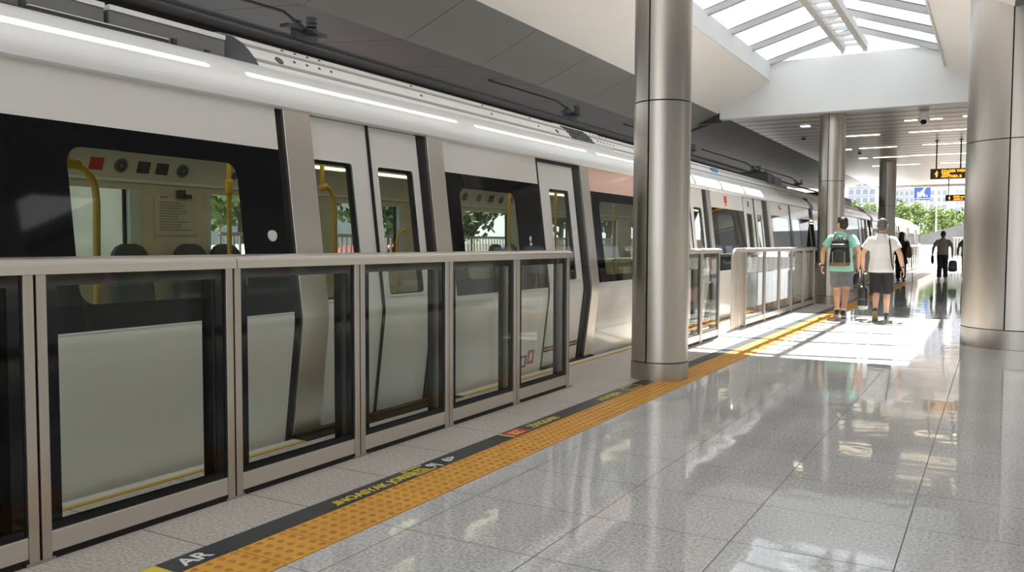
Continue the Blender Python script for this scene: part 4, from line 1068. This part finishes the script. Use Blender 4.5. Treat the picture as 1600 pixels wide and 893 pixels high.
# road-side planter with flowers, mirrored in the glass
for k, (x, y0, y1) in enumerate(((11.0, -8, 34),)):
    p = thing('planter', 'long concrete planter of pink flowering shrubs across the road', 'planter', (x, 10, -.15))
    m = MB(); m.box(x, x+1.8, y0, y1, -.15, .35); m.build('trough', concrete, p, bevel=.02)
    m = MB(); fl = MB()
    for _ in range(9000):
        c = Vector((x+.1+1.6*R.random(), y0+(y1-y0)*R.random(), .35+1.2*R.random()**.7))
        a = Vector((R.gauss(0, 1), R.gauss(0, 1), R.gauss(0, 1))).normalized(); b = a.orthogonal().normalized()
        s = .07+.05*R.random()
        (fl if R.random() < .22 else m).add([c-a*s-b*s*.6, c+a*s-b*s*.6, c+a*s+b*s*.6, c-a*s+b*s*.6], [(0, 1, 2, 3)])
    m.build('foliage', leafm, p); fl.build('blossom', flower, p)
# opposite buildings, mirrored in the train
def block(label, x0, x1, y0, y1, h, mat, face, nx, nz, name='office_block'):
    b = thing(name, label, 'building', ((x0+x1)/2, (y0+y1)/2, -.15))
    m = MB(); m.box(x0, x1, y0, y1, -.15, h); m.build('wall', mat, b)
    m = MB(); m.box(x0-.3, x1+.3, y0-.3, y1+.3, h, h+.5); m.build('parapet', mat, b)
    m = MB()
    for i in range(nx):
        for k in range(nz):
            za = 1.2+(h-2)*k/nz; zb = za+(h-2)/nz*.55
            if face in '+-':
                xa = x0 if face == '-' else x1; ya = y0+(y1-y0)*(i+.18)/nx; yb = y0+(y1-y0)*(i+.82)/nx
                m.box(xa-.08, xa+.08, ya, yb, za, zb)
            else:
                ya = y0; xa = x0+(x1-x0)*(i+.18)/nx; xb = x0+(x1-x0)*(i+.82)/nx
                m.box(xa, xb, ya-.12, ya+.1, za, zb)
                if face == 'b': m.box(xa-.1, xb+.1, ya-.9, ya, za-.9, za-.1, 1)
    m.build('window', [winblue, mat], b)
    return b
block('dark shop row across the road, nearer part, mirrored in the train windows', 16.2, 24, -30, 14.2, 7.6, shopm, '-', 12, 2)
block('dark shop row across the road, middle part, mirrored in the train windows', 16.2, 24, 18.6, 37.5, 7.8, shopm, '-', 6, 2)
block('dark shop row across the road, far part', 16.2, 24, 39.6, 95, 8.2, shopm, '-', 14, 2)
block('grey car-park block with dark window rows, seen through the first train window', -46, -34, 24, 44, 10, facgrey, '+', 8, 4)
block('pale low block behind the parked red car, seen through the door windows', -60, -48, 44, 66, 12, facade, '+', 8, 4)
block('slim white tower left of the blue billboard', -48.5, -38.5, 500, 512, 85, facade, 'b', 4, 22, 'tower_block')
block('white tower right of the blue billboard, under the nearer amber sign', -31.5, -22.5, 500, 512, 85, facade, 'b', 3, 22, 'tower_block')
block('pale tower partly behind the farther amber sign', -20.5, -10.5, 540, 552, 80, facade, 'b', 5, 24, 'tower_block')
block('low pale towers behind the second round column', -75, -60, 520, 532, 45, facade, 'b', 4, 9, 'tower_block')
bb = thing('billboard', 'blue billboard with a white leaping animal mark above the far trees', 'billboard', (-20.9, 300, -.2))
m = MB(); m.box(-23.2, -18.5, 300, 300.5, 15.4, 21.2); m.build('board', bluesign, bb)
m = MB(); m.box(-22.4, -22.0, 300.6, 301, -.2, 21); m.box(-19.7, -19.3, 300.6, 301, -.2, 21); m.build('post', steel_dk, bb)
m = MB(); sh = [(-22.3, 16.2), (-22.3, 18.0), (-21.95, 18.3), (-21.7, 17.6), (-21.3, 18.3), (-20.6, 18.9), (-20.2, 20.3), (-18.9, 20.9), (-19.6, 19.6), (-20.1, 18.8), (-20.4, 17.7), (-19.9, 17.3), (-19.95, 16.6), (-20.5, 16.5), (-20.9, 17.2), (-21.2, 16.4), (-21.6, 16.4), (-21.7, 16.9), (-21.95, 16.2)]
m.prism([(x, 299.9, z) for x, z in sh], (0, .12, 0)); m.box(-19.7, -19.3, 299.9, 300.02, 16.5, 17.0); m.build('white_mark', glyphw, bb)
m = MB(); m.box(-23.2, -18.5, 299.9, 300.02, 15.9, 16.05); m.build('white_line', glyphw, bb)
m = MB(); m.prism([(-16, 100, -.2), (14, 100, -.2), (14, 100, 7.2), (-3.0, 100, 3.45), (-7.6, 100, 2.05), (-16, 100, .6)], (0, .5, 0)); tag(m.build('road_ramp', concrete2), 'sloping concrete parapet of a road ramp beyond the platform end', 'ramp', kind='structure')
t = thing('street_lamp', 'thin pale street lamp pole rising beyond the ramp', 'street lamp', (-6.0, 108, -.2))
m = MB(); m.cyl((-6.0, 108, -.2), (-6.0, 108, 7.5), .09, .06, 10); m.build('pole', alum, t, smooth=40)
m = MB(); m.tube([(-6.0, 108, 7.4), (-5.6, 108, 7.8), (-4.8, 108, 7.95)], .05, 8); m.ell((-4.6, 108, 7.93), (.35, .14, .08)); m.build('lamp_head', alum, t, smooth=40)
# fence beyond the tracks
f = thing('metal_fence', 'grey picket fence beyond the tracks, seen through the train windows', 'fence', (-11, 20, -.12))
m = MB(); y = 9.5
while y < 46: m.box(-11.02, -10.98, y, y+.03, -.12, 1.42); y += .14
m.build('picket', steel_dk, f)
m = MB(); m.box(-11.03, -10.97, 9.5, 46, 1.40, 1.46); m.box(-11.03, -10.97, 9.5, 46, .05, .1); m.build('rail', steel_dk, f)
# trees
def tree_proto(seed, h, cr, mat):
    r = random.Random(seed); t = bpy.data.objects.new('broadleaf_tree', None); COL.objects.link(t); OFF[t.name] = Vector()
    m = MB(); m.tube([(0, 0, 0), (.08, .02, h*.25), (-.05, .05, h*.5), (.05, 0, h*.8)], [h*.028, h*.022, h*.016, h*.006], 8)
    for k in range(6):
        a = k*1.05; zz = h*(.32+.07*k); m.tube([(0, 0, zz), (cr*.4*math.cos(a), cr*.4*math.sin(a), zz+h*.12), (cr*.7*math.cos(a), cr*.7*math.sin(a), zz+h*.18)], [h*.012, h*.008, h*.003], 6)
    m.build('trunk', barkm, t, smooth=50)
    m = MB(); blobs = []
    for _ in range(26):
        a = r.random()*2*PI; rr = cr*math.sqrt(r.random())*.8; zz = h*(.36+.56*r.random())
        rr *= math.sqrt(max(.15, 1-((zz/h-.6)/.45)**2))
        blobs.append((Vector((rr*math.cos(a), rr*math.sin(a), zz)), cr*(.26+.16*r.random())))
    for c, s in blobs:
        for _ in range(120):
            d = Vector((r.gauss(0, 1), r.gauss(0, 1), r.gauss(0, 1))).normalized(); p = c+d*s*(.75+.3*r.random())
            a = (d+Vector((r.gauss(0, .7), r.gauss(0, .7), r.gauss(0, .7)))).normalized(); b = a.orthogonal().normalized(); c2_ = a.cross(b); q = h*(.014+.012*r.random())
            m.add([p-b*q-c2_*q*.6, p+b*q-c2_*q*.6, p+b*q+c2_*q*.6, p-b*q+c2_*q*.6], [(0, 1, 2, 3)])
    m.build('foliage', mat, t)
    return t
protoA = tree_proto(1, 8, 3.0, leafm); protoB = tree_proto(2, 7, 2.8, leafd)
TR = [(-15.4, 117, .86, 'A', 'green tree far left of the row, behind the dark column'), (-9.4, 114, .82, 'A', 'leafy green tree beneath the blue billboard'),
      (-5.9, 118, .75, 'A', 'green tree beyond the ramp above the head of the man in grey'), (-2.6, 113, .66, 'A', 'yellow-green tree right of the street lamp pole'), (1.6, 116, .72, 'A', 'tree peeking out by the edge of the thick right column'),
      (-18.6, 122, .9, 'A', 'tree beyond the far end of the train, left of the dark column'), (-12.5, 130, 1.08, 'B', 'taller darker tree behind the row below the billboard'), (-4.4, 131, .9, 'B', 'darker tree behind the street lamp'),
      (-15, 20, .75, 'B', 'dark tree behind the fence, seen through the door window'), (-15.8, 24.6, .7, 'B', 'dark tree seen through the second train window'), (-15, 30, .75, 'B', 'tree behind the fence seen right of the second window'),
      (-15.5, 36, .9, 'B', 'tree behind the fence seen through the third window'), (-16.5, 43, 1., 'B', 'tree at the far end of the fence behind the train'), (-22, 20, .8, 'A', 'pale green tree in front of the car park seen through the first window'),
      (-22, 28, .9, 'A', 'lighter tree behind the dark trees beyond the fence')]
used = set()
for x, y, s, k, l in TR:
    p = protoA if k == 'A' else protoB
    t = p if k not in used else copy_tree(p)
    used.add(k)
    t.location = (x, y, -.2 if y > 96 else -.12); t.scale = (s, s, s); t.rotation_euler = (0, 0, R.random()*6)
    tag(t, l, 'tree', 'broadleaf trees around the station')
# parked cars
def car_model(label, x, y, paint):
    c = thing('parked_car', label, 'car', (x, y, -.12), 'cars parked beyond the tracks')
    z = -.12
    side = [(-2.1, .35), (-2.15, .62), (-2.05, .85), (-1.3, .95), (-.75, 1.35), (.55, 1.40), (1.25, 1.0), (2.05, .92), (2.15, .6), (2.1, .3)]
    m = MB(); m.loft([[(x+xx*(.93 if zz > 1.1 else 1), y+yy, z+zz) for yy, zz in side] for xx in (-.85, -.8, .8, .85)])
    body = m.build('body', paint, c, smooth=30, bevel=.05)
    m = MB(); m.prism([(x+.76, y-1.15, z+.98), (x+.76, y-.72, z+1.30), (x+.76, y+.5, z+1.34), (x+.76, y+1.1, z+1.0)], (.06, 0, 0)); m.prism([(x-.82, y-1.15, z+.98), (x-.82, y-.72, z+1.30), (x-.82, y+.5, z+1.34), (x-.82, y+1.1, z+1.0)], (.06, 0, 0)); m.build('side_window', black, body)
    for sx in (-.85, .67):
        for sy in (-1.3, 1.3):
            m = MB(); m.cyl((x+sx, y+sy, z+.32), (x+sx+.2, y+sy, z+.32), .32, n=24); w = m.build('wheel', rubber, c, smooth=30)
            m = MB(); m.cyl((x+sx-.01, y+sy, z+.32), (x+sx+.21, y+sy, z+.32), .18, n=16); m.build('hub', steel_h, w, smooth=30)
    m = MB(); m.box(x-.8, x-.5, y-2.18, y-2.08, z+.65, z+.82); m.box(x+.5, x+.8, y-2.18, y-2.08, z+.65, z+.82); m.build('tail_lamp', redm, c)
    return c
car_model('white parked car seen through the first train window', -13.2, 12.6, carw)
car_model('red parked car seen through the train door window', -13.6, 17.0, carr)

# ------------------------------------------------------------------ light, camera
w = bpy.data.worlds.new('World'); sc.world = w; w.use_nodes = True
nt = w.node_tree; bg = nt.nodes['Background']
bg.inputs[0].default_value = (.95, .98, 1.0, 1); bg.inputs[1].default_value = 2.7
sun = bpy.data.lights.new('sun', 'SUN'); sun.energy = 34; sun.angle = math.radians(.7); sun.color = (1, .965, .915)
so = bpy.data.objects.new('sun', sun); COL.objects.link(so)
so.rotation_euler = Vector((.05, -.44, -1)).to_track_quat('-Z', 'Y').to_euler(); so.location = (0, 30, 40)
cam = bpy.data.cameras.new('camera'); co = bpy.data.objects.new('camera', cam); COL.objects.link(co)
cam.sensor_fit = 'HORIZONTAL'; cam.sensor_width = 36; cam.lens = 36*1309.6/1600; cam.clip_end = 2000; cam.clip_start = .05
yaw, pit, rol = math.radians(29.94), math.radians(2.9415), math.radians(.1984)
fwd = Vector((-math.sin(yaw)*math.cos(pit), math.cos(yaw)*math.cos(pit), -math.sin(pit)))
rt = Vector((math.cos(yaw), math.sin(yaw), 0)); up = rt.cross(fwd)
r2 = rt*math.cos(rol)+up*math.sin(rol); u2 = -rt*math.sin(rol)+up*math.cos(rol)
M3 = Matrix((r2, u2, -fwd)).transposed()
co.matrix_world = Matrix.Translation((0, 0, 1.30)) @ M3.to_4x4()
sc.camera = co
sc.cycles.transparent_max_bounces = 32
sc.cycles.max_bounces = 10; sc.cycles.diffuse_bounces = 5; sc.cycles.glossy_bounces = 5
sc.cycles.sample_clamp_indirect = 8
sc.view_settings.view_transform = 'Standard'; sc.view_settings.look = 'None'; sc.view_settings.gamma = 1; sc.view_settings.use_curve_mapping = False
sc.view_settings.exposure = -.28
